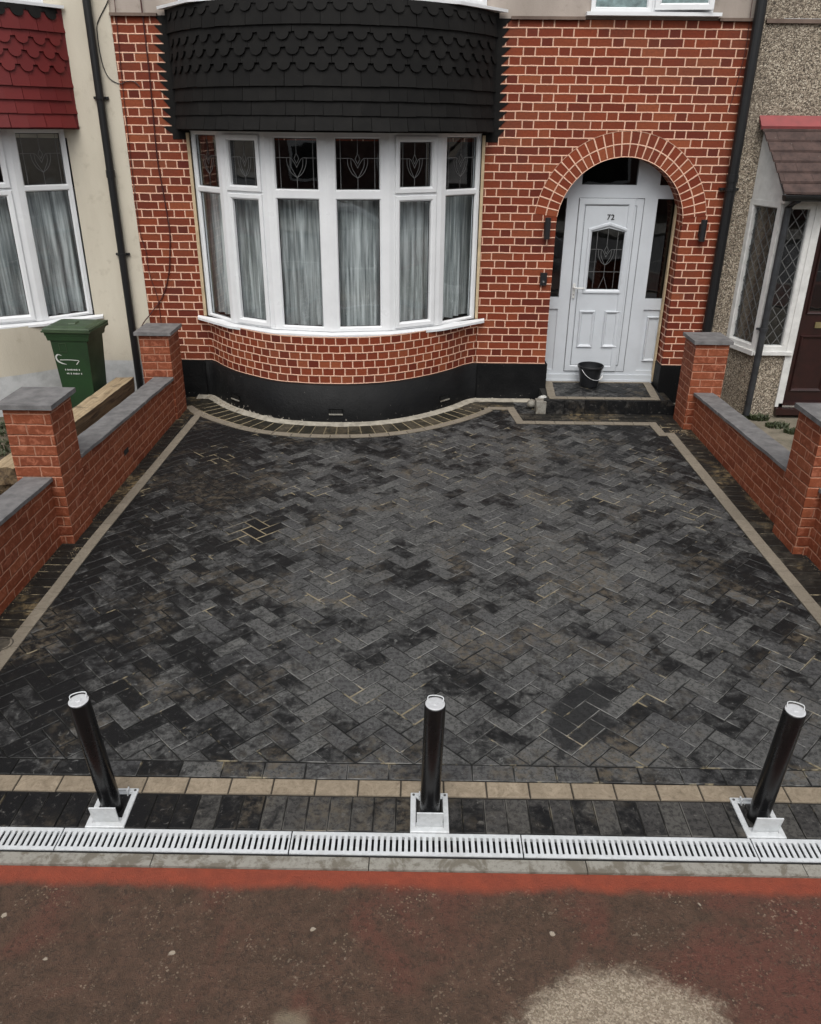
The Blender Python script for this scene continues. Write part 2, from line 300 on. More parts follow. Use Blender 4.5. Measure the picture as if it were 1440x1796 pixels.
# pale worn patch of bare aggregate
dx = b.math('DIVIDE', b.math('SUBTRACT', x, 2.27), 0.44); dy = b.math('DIVIDE', b.math('SUBTRACT', y, -0.83), 0.36)
rr = b.math('SQRT', b.math('ADD', b.math('MULTIPLY', dx, dx), b.math('MULTIPLY', dy, dy)))
rr = b.math('ADD', rr, b.math('MULTIPLY', b.math('SUBTRACT', b.noise(o, 6, 6, 0.8, 0.5), 0.5), 0.85))
pc = b.mix(b.ss(vr, 0.3, 0.9), (0.25, 0.205, 0.15), (0.42, 0.36, 0.275)); pc = b.mix(b.ss(n3, 0.5, 0.65, 0, 0.6), pc, (0.07, 0.05, 0.035))
c = b.mix(b.ss(rr, 0.80, 1.06, 0.85, 0), c, pc)
dx = b.math('DIVIDE', b.math('SUBTRACT', x, 1.12), 0.09); dy = b.math('DIVIDE', b.math('SUBTRACT', y, -0.70), 0.06)
r2 = b.math('SQRT', b.math('ADD', b.math('MULTIPLY', dx, dx), b.math('MULTIPLY', dy, dy)))
c = b.mix(b.ss(b.math('ADD', r2, b.noise(o, 20, 3)), 0.7, 1.6, 0.55, 0), c, (0.24, 0.2, 0.14))
# a few pale spots of dropped cement and gum
v3 = b.n('ShaderNodeTexVoronoi'); b.put(v3.inputs['Vector'], b.vmath('ADD', o, b.vmath('MULTIPLY', b.noise(o, 70, 2, col=True), (0.02, 0.02, 0)))); v3.inputs['Scale'].default_value = 7; v3.inputs['Randomness'].default_value = 1
rsel = b.sep(v3.outputs['Color'])[1]
c = b.mix(b.math('MULTIPLY', b.ss(v3.outputs['Distance'], 0.06, 0.085, 0.8, 0), b.math('GREATER_THAN', rsel, 0.62)), c, (0.38, 0.33, 0.26))
b.bsdf(c, b.lin(n1, 0.3, 0.7, 0.5, 0.75), b.bump(b.math('ADD', b.math('MULTIPLY', n3, 1.2), b.math('ADD', b.math('MULTIPLY', b.noise(o, 260, 2), 0.8), b.math('MULTIPLY', b.noise(o, 12, 4, 0.7), 2.5))), 0.7, 0.005), spec=0.25); M['tarmac'] = b.m
b = NB('kerb_concrete'); o = b.pos(); n = b.noise(o, 9, 5, 0.7, 0.5)
c = b.mix(b.ss(n, 0.47, 0.60), (0.24, 0.23, 0.20), (0.13, 0.115, 0.09)); c = b.mix(b.ss(b.noise(o, 40, 5, 0.8), 0.48, 0.66, 0, 0.7), c, (0.12, 0.108, 0.088))
b.bsdf(c, 0.85, b.bump(b.noise(o, 60, 4), 0.5, 0.005)); M['kerb'] = b.m
b = NB('galvanised'); o = b.pos(); v = b.voro(o, 60, out='Color'); n = b.noise(o, 5, 4, 0.6)
c = b.mix(b.lin(b.sep(v)[0], 0, 1), (0.58, 0.60, 0.61), (0.50, 0.52, 0.53)); c = b.mix(b.ss(n, 0.5, 0.72, 0, 0.5), c, (0.40, 0.40, 0.38)); c = b.mix(b.ss(b.noise(o, 45, 5, 0.8), 0.60, 0.70, 0, 0.6), c, (0.25, 0.24, 0.21))
b.bsdf(c, 0.45, None, 0.1); M['galv'] = b.m
b = NB('asphalt'); o = b.pos(); c = b.mix(b.lin(b.noise(o, 90, 3, 0.7), 0.3, 0.7), (0.035, 0.035, 0.035), (0.08, 0.08, 0.078)); b.bsdf(c, 0.75, b.bump(b.noise(o, 200, 2), 0.5, 0.006)); M['asphalt'] = b.m
b = NB('garden_soil'); o = b.pos(); n = b.noise(o, 5, 5, 0.65, 0.4)
c = b.mix(b.lin(n, 0.4, 0.6), (0.075, 0.055, 0.035), (0.135, 0.11, 0.08)); c = b.mix(b.ss(b.noise(o, 3.1, 4, 0.7), 0.5, 0.65, 0, 0.6), c, (0.04, 0.05, 0.02))
c = b.mix(b.ss(b.noise(o, 40, 4, 0.7), 0.52, 0.7, 0, 0.6), c, (0.03, 0.022, 0.015))
b.bsdf(c, 0.9, b.bump(b.noise(o, 30, 5, 0.75), 0.9, 0.02)); M['soil'] = b.m
b = NB('old_concrete'); o = b.pos(); n = b.noise(o, 4, 5, 0.65, 0.4)
c = b.mix(b.lin(n, 0.35, 0.65), (0.21, 0.18, 0.135), (0.10, 0.09, 0.065)); c = b.mix(b.ss(b.noise(o, 2.6, 4, 0.7), 0.52, 0.66, 0, 0.7), c, (0.035, 0.045, 0.018))
b.bsdf(c, 0.9, b.bump(b.noise(o, 40, 4, 0.7), 0.7, 0.01)); M['old_concrete'] = b.m
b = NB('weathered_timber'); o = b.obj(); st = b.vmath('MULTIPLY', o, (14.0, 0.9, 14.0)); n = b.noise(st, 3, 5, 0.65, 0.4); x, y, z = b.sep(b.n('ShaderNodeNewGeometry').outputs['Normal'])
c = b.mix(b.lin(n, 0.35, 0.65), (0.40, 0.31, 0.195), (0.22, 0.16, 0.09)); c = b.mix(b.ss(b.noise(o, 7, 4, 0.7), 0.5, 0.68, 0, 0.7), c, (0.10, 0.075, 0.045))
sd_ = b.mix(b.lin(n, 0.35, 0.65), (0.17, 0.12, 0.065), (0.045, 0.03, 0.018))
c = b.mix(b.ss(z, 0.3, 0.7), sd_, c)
b.bsdf(c, 0.85, b.bump(n, 0.7, 0.01)); M['timber'] = b.m
b = NB('weed_leaf'); o = b.pos(); c = b.mix(b.noise(o, 12, 3), (0.02, 0.030, 0.010), (0.05, 0.06, 0.022)); b.bsdf(c, 0.6); M['leaf'] = b.m

# glass: clear pane with a real reflection
def glass_mat(name, tint, ior=1.5, extra=0.04):
    b = NB(name); t = b.n('ShaderNodeBsdfTransparent'); t.inputs[0].default_value = (*tint, 1)
    g = b.n('ShaderNodeBsdfGlossy'); g.inputs['Roughness'].default_value = 0.015; g.inputs['Color'].default_value = (0.95, 0.97, 1, 1)
    nb = b.bump(b.noise(b.pos(), 2.5, 2), 0.05, 0.02); b.put(g.inputs['Normal'], nb)
    lw = b.n('ShaderNodeLayerWeight'); f5 = b.math('POWER', lw.outputs['Facing'], 5.0)      # Schlick, the same from both sides
    f = b.math('ADD', b.math('MULTIPLY', f5, 0.9), 0.07+extra, clamp=True)
    mx = b.n('ShaderNodeMixShader'); b.put(mx.inputs[0], f); b.t.links.new(t.outputs[0], mx.inputs[1]); b.t.links.new(g.outputs[0], mx.inputs[2])
    b.t.links.new(mx.outputs[0], b.out.inputs[0]); return b.m
M['glass'] = glass_mat('window_glass', (0.91, 0.955, 0.965))
M['glass_door'] = glass_mat('door_glass', (0.35, 0.36, 0.36), 1.45, 0.01)
M['glass_frost'] = plain('frosted_glass', (0.22, 0.30, 0.30), 0.25, var=0.25, scale=14, bump=0.3, bscale=30)
b = NB('net_curtain'); o = b.pos(); n = b.noise(b.vmath('MULTIPLY', o, (10, 10, 0.5)), 3, 4, 0.6); lace = b.ss(b.noise(o, 24, 5, 0.75, 1.0), 0.5, 0.62)
df = b.n('ShaderNodeBsdfDiffuse'); b.put(df.inputs[0], b.mix(b.math('MULTIPLY', lace, b.ss(b.sep(o)[2], 1.9, 1.0, 0.0, 0.6)), b.mix(b.lin(n, 0.36, 0.64), (0.88, 0.89, 0.88), (0.40, 0.43, 0.43)), (0.85, 0.86, 0.85)))
tl = b.n('ShaderNodeBsdfTranslucent'); tl.inputs[0].default_value = (0.5, 0.53, 0.53, 1); tr = b.n('ShaderNodeBsdfTransparent')
m1 = b.n('ShaderNodeMixShader'); m1.inputs[0].default_value = 0.3; b.t.links.new(df.outputs[0], m1.inputs[1]); b.t.links.new(tl.outputs[0], m1.inputs[2])
m2 = b.n('ShaderNodeMixShader'); b.put(m2.inputs[0], b.lin(n, 0.36, 0.64, 0.04, 0.40)); b.t.links.new(m1.outputs[0], m2.inputs[1]); b.t.links.new(tr.outputs[0], m2.inputs[2])
b.t.links.new(m2.outputs[0], b.out.inputs[0]); M['net'] = b.m

M['brown_net'] = plain('brown_curtain', (0.16, 0.12, 0.09), 0.9, var=.25, scale=30)
# ------------------------------------------------------------------ mesh helper
class MB:
    def __init__(s): s.v = []; s.f = []; s.uv = []; s.a = {}; s.sm = []
    def poly(s, pts, uvs=None, smooth=False, **at):
        i = len(s.v); s.v += [tuple(p) for p in pts]; s.f.append(tuple(range(i, i+len(pts)))); s.uv.append(uvs); s.sm.append(smooth)
        for k, val in at.items(): s.a.setdefault(k, {})[len(s.f)-1] = val
    def box(s, x0, x1, y0, y1, z0, z1, rot=0, piv=None, **at):
        P = [(x0, y0, z0), (x1, y0, z0), (x1, y1, z0), (x0, y1, z0), (x0, y0, z1), (x1, y0, z1), (x1, y1, z1), (x0, y1, z1)]
        if rot:
            cx, cy = piv if piv else ((x0+x1)/2, (y0+y1)/2); c, q = math.cos(rot), math.sin(rot)
            P = [(cx+(x-cx)*c-(y-cy)*q, cy+(x-cx)*q+(y-cy)*c, z) for x, y, z in P]
        s.hexa(P, **at)
    def hexa(s, P, **at):
        for q in ((0, 3, 2, 1), (4, 5, 6, 7), (0, 1, 5, 4), (1, 2, 6, 5), (2, 3, 7, 6), (3, 0, 4, 7)): s.poly([P[i] for i in q], **at)
    def tube(s, pts, r, n=8, caps=True, rs=None):
        pts = [Vector(p) for p in pts]; rings = []
        up = Vector((0, 0, 1))
        for i, p in enumerate(pts):
            t = (pts[min(i+1, len(pts)-1)]-pts[max(i-1, 0)]).normalized()
            a = t.cross(up) if abs(t.dot(up)) < 0.95 else t.cross(Vector((1, 0, 0)))
            a.normalize(); bb = t.cross(a); rr = rs[i] if rs else r
            rings.append([p+a*math.cos(2*PI*k/n)*rr+bb*math.sin(2*PI*k/n)*rr for k in range(n)])
        for i in range(len(rings)-1):
            for k in range(n): s.poly([rings[i][k], rings[i+1][k], rings[i+1][(k+1) % n], rings[i][(k+1) % n]], smooth=True)
        if caps: s.poly(rings[0]); s.poly(rings[-1][::-1])
    def lathe(s, prof, cx=0, cy=0, n=24, smooth=True):
        for i in range(len(prof)-1):
            (r0, z0), (r1, z1) = prof[i], prof[i+1]
            for k in range(n):
                a, c = 2*PI*k/n, 2*PI*(k+1)/n
                P = [(cx+r0*math.cos(a), cy+r0*math.sin(a), z0), (cx+r0*math.cos(c), cy+r0*math.sin(c), z0), (cx+r1*math.cos(c), cy+r1*math.sin(c), z1), (cx+r1*math.cos(a), cy+r1*math.sin(a), z1)]
                if r0 < 1e-6: P = P[1:]
                elif r1 < 1e-6: P = P[:3]
                s.poly(P, smooth=smooth)
    def prism(s, pts, n, t0, t1):
        """polygon pts (3D) extruded from n*t0 to n*t1"""
        n = Vector(n); A = [Vector(p)+n*t0 for p in pts]; B = [Vector(p)+n*t1 for p in pts]
        s.poly(B); s.poly(A[::-1])
        for i in range(len(pts)): j = (i+1) % len(pts); s.poly([A[i], A[j], B[j], B[i]])
    def ring(s, T, pts, prof):
        """mitred frame: polygon pts (s,z) ccw, profile [(inset, outward)]"""
        n = len(pts); loops = []
        for ins, d in prof:
            L = []
            for i in range(n):
                p0, p1, p2 = Vector(pts[i-1]), Vector(pts[i]), Vector(pts[(i+1) % n])
                e1 = (p1-p0).normalized(); e2 = (p2-p1).normalized(); n1 = Vector((-e1.y, e1.x)); n2 = Vector((-e2.y, e2.x))
                mm = (n1+n2); mm = mm/max(mm.dot(n1), 1e-4)
                q = p1+mm*ins; L.append(T(q.x, q.y, d))
            loops.append(L)
        for a, bq in zip(loops, loops[1:]):
            for i in range(n): j = (i+1) % n; s.poly([a[i], a[j], bq[j], bq[i]])
    def build(s, name, mat, parent=None, bevel=0, merge=False, boxuv=None, loc=None, rotz=0):
        me = bpy.data.meshes.new(name); me.from_pydata(s.v, [], s.f); 
        uvl = me.uv_layers.new(name='UVMap')
        for p in me.polygons:
            us = s.uv[p.index]
            if us:
                for k, li in enumerate(p.loop_indices): uvl.data[li].uv = us[k]
            elif boxuv is not None:
                nn = p.normal; ox, oy = boxuv
                for li in p.loop_indices:
                    c = me.vertices[me.loops[li].vertex_index].co
                    if abs(nn.x) > abs(nn.y) and abs(nn.x) > abs(nn.z): uvl.data[li].uv = (c.y+ox, c.z+oy)
                    elif abs(nn.y) > abs(nn.z): uvl.data[li].uv = (c.x+ox, c.z+oy)
                    else: uvl.data[li].uv = (c.x+ox, c.y+oy)
        me.polygons.foreach_set('use_smooth', s.sm)
        for k, dct in s.a.items():
            at = me.attributes.new(k, 'FLOAT', 'FACE'); at.data.foreach_set('value', [dct.get(i, 0.0) for i in range(len(s.f))])
        if merge:
            import bmesh
            bm = bmesh.new(); bm.from_mesh(me); bmesh.ops.remove_doubles(bm, verts=bm.verts, dist=0.0002)
            bmesh.ops.recalc_face_normals(bm, faces=bm.faces); bm.to_mesh(me); bm.free()
        me.materials.append(M[mat] if isinstance(mat, str) else mat); me.update()
        o = bpy.data.objects.new(name, me); C.objects.link(o)
        if parent:
            o.parent = parent
            if parent in WORLD: o.matrix_parent_inverse = Matrix.Translation(parent.location).inverted()
        if loc: o.location = loc
        if rotz: o.rotation_euler.z = rotz
        if bevel:
            bv = o.modifiers.new('bevel', 'BEVEL'); bv.width = bevel; bv.segments = 2; bv.limit_method = 'ANGLE'; bv.angle_limit = math.radians(40)
        return o

def tag(o, label=None, cat=None, group=None, kind=None):
    if label: o['label'] = label
    if cat: o['category'] = cat
    if group: o['group'] = group
    if kind: o['kind'] = kind
    return o
WORLD = []
def thing(name, label, cat, loc=(0, 0, 0), group=None, rotz=0, world=True):
    o = bpy.data.objects.new(name, None); C.objects.link(o); o.location = loc; o.rotation_euler.z = rotz; o.empty_display_size = 0.1
    if world: WORLD.append(o)
    return tag(o, label, cat, group)
def planeT(p0, t, n):
    return lambda a, z, d: (p0[0]+t[0]*a+n[0]*d, p0[1]+t[1]*a+n[1]*d, z)
def spline(pts, n=8):
    out = []
    for i in range(len(pts)-1):
        p0 = pts[max(i-1, 0)]; p1 = pts[i]; p2 = pts[i+1]; p3 = pts[min(i+2, len(pts)-1)]
        for k in range(n):
            t = k/n
            out.append(tuple(0.5*((2*b_)+(-a+c)*t+(2*a-5*b_+4*c-d)*t*t+(-a+3*b_-3*c+d)*t**3) for a, b_, c, d in zip(p0, p1, p2, p3)))
    out.append(tuple(pts[-1])); return out
def offset(pts, d):
    """open polyline offset, positive = to the right of travel"""
    out = []
    for i, p in enumerate(pts):
        a = Vector(pts[max(i-1, 0)]); c = Vector(pts[min(i+1, len(pts)-1)]); t = (c-a).normalized(); out.append((p[0]+t.y*d, p[1]-t.x*d))
    return out
def arclen(pts):
    L = [0]
    for a, c in zip(pts, pts[1:]): L.append(L[-1]+math.dist(a, c))
    return L
def at_len(pts, L, s):
    s = min(max(s, 0), L[-1])
    for i in range(len(L)-1):
        if s <= L[i+1]:
            t = (s-L[i])/(L[i+1]-L[i]+1e-9); a, c = Vector(pts[i]), Vector(pts[i+1]); d = (c-a).normalized()
            return a.lerp(c, t), d
# ================================================================== GROUND SETTING
def sheet(name, x0, x1, y0, y1, z, mat, nx=1, ny=1):
    g = MB()
    for i in range(nx):
        for j in range(ny):
            a, b_ = x0+(x1-x0)*i/nx, x0+(x1-x0)*(i+1)/nx; c, d = y0+(y1-y0)*j/ny, y0+(y1-y0)*(j+1)/ny
            g.poly([(a, c, z), (b_, c, z), (b_, d, z), (a, d, z)])
    return tag(g.build(name, mat), kind='structure')
sheet('ground', -300, 300, -300, 300, -0.16, 'soil')
g = MB(); g.box(-40, 40, -2.35, -0.066, -0.15, -0.012); tag(g.build('footpath', 'tarmac'), kind='structure')
g = MB()
for i in range(-22, 22): g.box(i*0.914+0.003, i*0.914+0.911, -2.50, -2.353, -0.15, -0.012)
tag(g.build('road_kerb', 'kerb', bevel=0.012), kind='structure')
sheet('road', -150, 150, -9.5, -2.50, -0.115, 'asphalt')
g = MB(); g.box(-150, 150, -12.5, -9.5, -0.155, 0.0); tag(g.build('far_pavement', 'kerb'), kind='structure')
# kerb edging between footpath and drain
g = MB()
for i in range(-6, 8):
    x = 1.345+i*0.915
    g.box(x+0.002, x+0.913, -0.062, -0.003, -0.14, -0.004+random.uniform(-.001, .001))
tag(g.build('kerb', 'kerb', bevel=0.004), kind='structure')
# neighbours' front gardens
sheet('left_garden_ground', -9, -1.09, 0.10, 6.45, -0.02, 'soil')
sheet('right_garden_ground', 4.40, 11, 0.10, 6.45, -0.02, 'old_concrete')

# ---- block paving, every block modelled
def clip(poly, a, b_, c):            # keep a*x+b*y<=c
    out = []
    for i in range(len(poly)):
        p, q = poly[i], poly[(i+1) % len(poly)]; dp = a*p[0]+b_*p[1]-c; dq = a*q[0]+b_*q[1]-c
        if dp <= 0: out.append(p)
        if dp*dq < 0: t = dp/(dp-dq); out.append((p[0]+(q[0]-p[0])*t, p[1]+(q[1]-p[1])*t))
    return out
def inset(poly, d):
    n = len(poly); out = []
    ar = sum(poly[i][0]*poly[(i+1) % n][1]-poly[(i+1) % n][0]*poly[i][1] for i in range(n))/2
    if ar < 0: poly = poly[::-1]
    for i in range(n):
        p0, p1, p2 = Vector(poly[i-1]), Vector(poly[i]), Vector(poly[(i+1) % n])
        if (p1-p0).length < 1e-4 or (p2-p1).length < 1e-4: return None
        e1 = (p1-p0).normalized(); e2 = (p2-p1).normalized(); n1 = Vector((-e1.y, e1.x)); n2 = Vector((-e2.y, e2.x)); mm = n1+n2
        if mm.length < 0.3: return None
        mm = mm/mm.dot(n1); out.append(tuple(p1+mm*d))
    return out
def area(p): return abs(sum(p[i][0]*p[(i+1) % len(p)][1]-p[(i+1) % len(p)][0]*p[i][1] for i in range(len(p)))/2)
def block(g, poly, z=0.0, gap=0.0018, ch=0.0035, rnd=None, jit=0.0012):
    if len(poly) < 3 or area(poly) < 0.0012: return
    P = [p for i, p in enumerate(poly) if math.dist(p, poly[i-1]) > 0.004]
    if len(P) < 3: return
    a, b_ = inset(P, gap), inset(P, gap+ch)
    if not a or not b_ or area(b_) < 0.0006: return
    r = random.random() if rnd is None else rnd; zz = z+random.uniform(-jit, jit)
    tx, ty = random.uniform(-.006, .006), random.uniform(-.006, .006); cx = sum(p[0] for p in a)/len(a); cy = sum(p[1] for p in a)/len(a)
    h = lambda p: zz+(p[0]-cx)*tx+(p[1]-cy)*ty
    n = len(a); T = [(p[0], p[1], h(p)) for p in b_]; S = [(p[0], p[1], h(p)-0.0035) for p in a]; B = [(p[0], p[1], z-0.03) for p in a]
    g.poly(T, rnd=r)
    for i in range(n):
        j = (i+1) % n; g.poly([S[i], S[j], T[j], T[i]], rnd=r, joint=0.55); g.poly([B[i], B[j], S[j], S[i]], rnd=r, joint=1.0)
def rect(x0, x1, y0, y1): return [(x0, y0), (x1, y0), (x1, y1), (x0, y1)]
def herring(g, clips, x0, x1, y0, y1, u=0.1, z=0.0, ox=0.0, oy=0.0):
    k = math.sqrt(.5); N = int((x1-x0+y1-y0)/u)+4
    for i in range(-N, N):
        for j in range(-N, N):
            t = (i-j) % 4
            if t == 0: q = [(i, j), (i+2, j), (i+2, j+1), (i, j+1)]
            elif t == 3: q = [(i, j), (i+1, j), (i+1, j+2), (i, j+2)]
            else: continue
            P = [((a-c)*k*u+ox, (a+c)*k*u+oy) for a, c in q]
            if max(p[0] for p in P) < x0 or min(p[0] for p in P) > x1 or max(p[1] for p in P) < y0 or min(p[1] for p in P) > y1: continue
            for cl in clips:
                P = clip(P, *cl)
                if len(P) < 3: break
            if len(P) >= 3: block(g, P, z)
# joint bed under all of it
sheet('paving_bed', -1.12, 4.40, 0.126, 6.42, -0.0075, 'joint_sand')
g = MB(); herring(g, [(-1, 0, 0.845), (1, 0, 4.09), (0, -1, -0.5545), (0, 1, 6.30)], -0.9, 4.15, 0.5, 6.35, u=0.1, ox=1.53, oy=0.5545)
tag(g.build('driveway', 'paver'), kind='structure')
# front rows: black headers, beige stretchers, black stretchers
g = MB(); x = -1.35
while x < 4.75:
    block(g, rect(x, x+0.1, 0.132, 0.336)); x += 0.1
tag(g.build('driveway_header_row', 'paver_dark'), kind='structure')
g = MB(); x = -1.46
seq = {7: 0.12, 15: 0.07}; i = 0
while x < 4.75:
    wdt = 0.2 if random.random() > 0.12 else random.choice((0.05, 0.1, 0.13)); block(g, rect(x, x+wdt, 0.339, 0.4435)); x += wdt; i += 1
tag(g.build('driveway_beige_row', 'beige'), kind='structure')
g = MB(); x = -1.39
while x < 4.75: block(g, rect(x, x+0.2, 0.4465, 0.5515)); x += 0.2
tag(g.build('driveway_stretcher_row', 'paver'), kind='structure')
# side edging: black blocks laid across, against the garden walls
g = MB(); y = 0.56
while y < 6.3:
    block(g, [(-1.085, y), (-0.88, y), (-0.88, y+0.1), (-1.085, y+0.1)], jit=.002); block(g, [(4.13, y+.03), (4.35, y+.03), (4.35, y+0.13), (4.13, y+0.13)], jit=.002); y += 0.1
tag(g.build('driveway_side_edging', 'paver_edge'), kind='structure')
# ground by the step and by the left corner, laid straight
g = MB()
for (x0, x1, y0, y1) in ((2.02, 2.60, 5.98, 6.385), (2.56, 4.22, 5.62, 5.905), (4.06, 4.27, 5.30, 6.5), (-1.0, -0.80, 5.70, 6.39)):
    y = y0; r = 0
    while y < y1-0.02:
        x = x0-(0.1 if r % 2 else 0); yy = min(y+0.1, y1)
        while x < x1:
            a, b_ = max(x, x0), min(x+0.2, x1)
            if b_-a > 0.03: block(g, rect(a, b_, y, yy), 0.004, jit=.0015)
            x += 0.2
        y += 0.1; r += 1
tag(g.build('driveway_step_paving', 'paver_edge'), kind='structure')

# bay plan curves
BAY = spline([(-0.86, D-.012), (-0.77, 6.345), (-0.60, 6.12), (-0.40, 5.905), (0.0, 5.615), (0.34, 5.515), (0.684, 5.49), (1.02, 5.525), (1.35, 5.65), (1.65, 5.86), (1.89, 6.09), (2.06, 6.30), (2.19, D-.012)], 6)
def band(g, pts, d0, d1, z, step, at_z=None, rnd=None):
    """blocks laid radially along pts between offsets d0..d1"""
    L = arclen(pts); n = max(1, int(round(L[-1]/step)))
    for k in range(n):
        P = []
        for s in (L[-1]*k/n, L[-1]*(k+1)/n):
            p, d = at_len(pts, L, s); nn = Vector((d.y, -d.x)); P.append((tuple(p+nn*d0), tuple(p+nn*d1)))
        block(g, [P[0][1], P[1][1], P[1][0], P[0][0]], z, jit=.0008, rnd=rnd)
arc = [p for p in BAY if -0.74 < p[0] < 2.13]
g = MB(); band(g, arc, 0.085, 0.335, 0.005, 0.108); tag(g.build('bay_edging_blocks', 'paver_bay'), kind='structure')
g = MB(); fil = [(-0.97, 6.372), (-0.86, 6.372)]+[p for p in BAY[1:-1]]+[(2.80, 6.372)]; fo = offset(fil, 0.09); fm = offset(fil, 0.03); fi = offset(fil, -0.02)
rq = random.Random(3)
fo = [(p[0], p[1]+rq.uniform(-.008, .008)) for p in fo]
for i in range(len(fil)-1):
    if fil[i][0] > 2.3: k0, k1 = .4, .25
    for A, B, za, zb in ((fi, fm, .022, .017), (fm, fo, .017, .004)): g.poly([(B[i][0], B[i][1], zb), (B[i+1][0], B[i+1][1], zb), (A[i+1][0], A[i+1][1], za), (A[i][0], A[i][1], za)], smooth=True)
tag(g.build('cement_fillet', 'cement'), kind='structure')
# buff line: left, round the bay, jogging past the step, down the right
g = MB()
def seg(pts, w_, z, step=0.2):
    for a, c in zip(pts, pts[1:]):
        d = (Vector(c)-Vector(a)); n = max(1, int(round(d.length/step))); t = d.normalized(); nn = Vector((t.y, -t.x))
        for k in range(n):
            p = Vector(a)+d*k/n; q = Vector(a)+d*(k+1)/n
            block(g, [tuple(p+nn*w_/2), tuple(q+nn*w_/2), tuple(q-nn*w_/2), tuple(p-nn*w_/2)], z, gap=.0008, ch=.002, jit=.0004)
seg([(-0.845, 0.448), (-0.862, 2.9), (-0.812, 5.62)], 0.085, 0.007)
seg([(-0.812, 5.60), (-0.80, 5.78)], 0.075, 0.009)
outer = [p for p in offset(BAY, 0.385) ]
outer = [p for p in outer if p[1] < 6.02]
outer[0] = (-0.80, 5.72)
band(g, outer, -0.047, 0.047, 0.009, 0.2)
seg([(outer[-1][0]-.01, outer[-1][1]), (2.30, 6.055), (2.545, 6.055)], 0.09, 0.008)
seg([(2.545, 6.10), (2.60, 5.60)], 0.09, 0.010); seg([(2.56, 5.60), (3.99, 5.60)], 0.09, 0.008)
seg([(3.99, 5.645), (4.00, 5.28)], 0.09, 0.010); seg([(3.96, 5.28), (4.12, 5.28)], 0.085, 0.008)
seg([(4.09, 5.32), (4.093, 2.9), (4.12, 0.448)], 0.10, 0.010)
tag(g.build('driveway_buff_line', 'beige_line'), kind='structure')
M['channel_cover'] = plain('cover_dark', (0.07, 0.06, 0.045), 0.8, var=.2, scale=40)
# small inspection cover let into the left edging
g = MB(); g.lathe([(0, 0.007), (.055, 0.007), (.06, 0.004)], -0.93, 1.49, 20); g.lathe([(.065, 0.004), (.068, 0.008), (.076, 0.008), (.078, 0.0)], -0.93, 1.49, 20)
tag(g.build('drain_cover', 'channel_cover'), 'small round drain cover in the paving beside the left brick wall', 'drain cover')

# ---- doorstep
g = MB(); st = thing('doorstep', 'low step paved with dark blocks and a pale border below the white front door', 'step', (3.5, 6.0, 0))
g.box(2.90, 4.21, 5.945, 6.60, -0.02, 0.142); g.build('core', 'joint_sand', st)
g = MB(); ww = (4.22-2.885)/6
for k in range(6):
    x0 = 2.885+k*ww; g.box(x0+.0015, x0+ww-.0015, 5.915, 5.955, 0.0, 0.149+random.uniform(-.001, .001), rnd=random.random()*.7)
g.box(4.205, 4.30, 5.90, 6.38, 0.0, 0.11, rnd=.3)
g.build('riser', 'paver_dark', st, bevel=0.006)
g = MB(); herring(g, [(-1, 0, -2.97), (1, 0, 4.10), (0, -1, -6.03), (0, 1, 6.58)], 2.95, 4.12, 6.0, 6.62, z=0.153, ox=3.5, oy=6.0); g.build('tread', 'paver', st)
g = MB(); seg([(2.95, 5.995), (4.15, 5.995)], 0.08, 0.157); seg([(2.985, 6.03), (3.03, 6.60)], 0.09, 0.159); seg([(4.11, 6.03), (4.16, 6.60)], 0.09, 0.159); seg([(2.98, 6.615), (4.2, 6.615)], 0.06, 0.157)
g.build('border', 'beige_line', st)
g = MB(); pr = []
for k in range(7): a = PI/2*k/6; pr.append((2.90+0.03-.03*math.sin(a)-.0, 0))
P = [(2.80, 5.885), (2.90, 5.885), (2.90, 6.02), (2.80, 6.02)]
g.box(2.805, 2.91, 5.885, 6.02, 0.0, 0.138); tag(g.build('step_end_block', 'kerb', bevel=0.022), 'grey rounded concrete block at the left end of the doorstep', 'concrete block')

# ---- drain
M['channel'] = plain('channel_black', (0.008, 0.008, 0.008), 0.6)
g = MB(); g.box(-1.6, 4.8, 0.003, 0.128, -0.13, -0.09); g.box(-1.6, 4.8, -0.002, 0.0045, -0.09, -0.0015); g.box(-1.6, 4.8, 0.1245, 0.131, -0.09, -0.0015)
tag(g.build('drain_channel', 'channel'), 'long black plastic drain channel under the metal gratings along the kerb', 'drain channel')
g = MB(); n = 38; p = 0.994/n
g.box(0.003, 0.997, 0.005, 0.024, -0.018, 0.003); g.box(0.003, 0.997, 0.105, 0.124, -0.018, 0.003)
for k in range(n+1):
    x0 = 0.003+k*p-p*0.29; x1 = x0+p*0.58
    g.box(max(x0, 0.003), min(x1, 0.997), 0.0238, 0.1052, -0.004, 0.0025)
gr0 = g.build('drain_grating', 'galv', bevel=0.0012)
glab = ['slotted metal drain grating, leftmost in the row and cut by the picture edge', 'slotted metal drain grating in front of the left bollard',
        'slotted metal drain grating in front of the middle bollard', 'slotted metal drain grating between the middle and right bollards', 'slotted metal drain grating, rightmost in the row, beside the right bollard']
for k in range(5):
    o = gr0 if k == 0 else gr0.copy()
    if k: C.objects.link(o)
    o.location = (k-1, 0, 0); tag(o, glab[k], 'drain grating', 'slotted metal gratings along the front of the driveway')

M['bolt_dark'] = plain('bolt_dark', (0.12, 0.12, 0.115), 0.5, metal=.6)
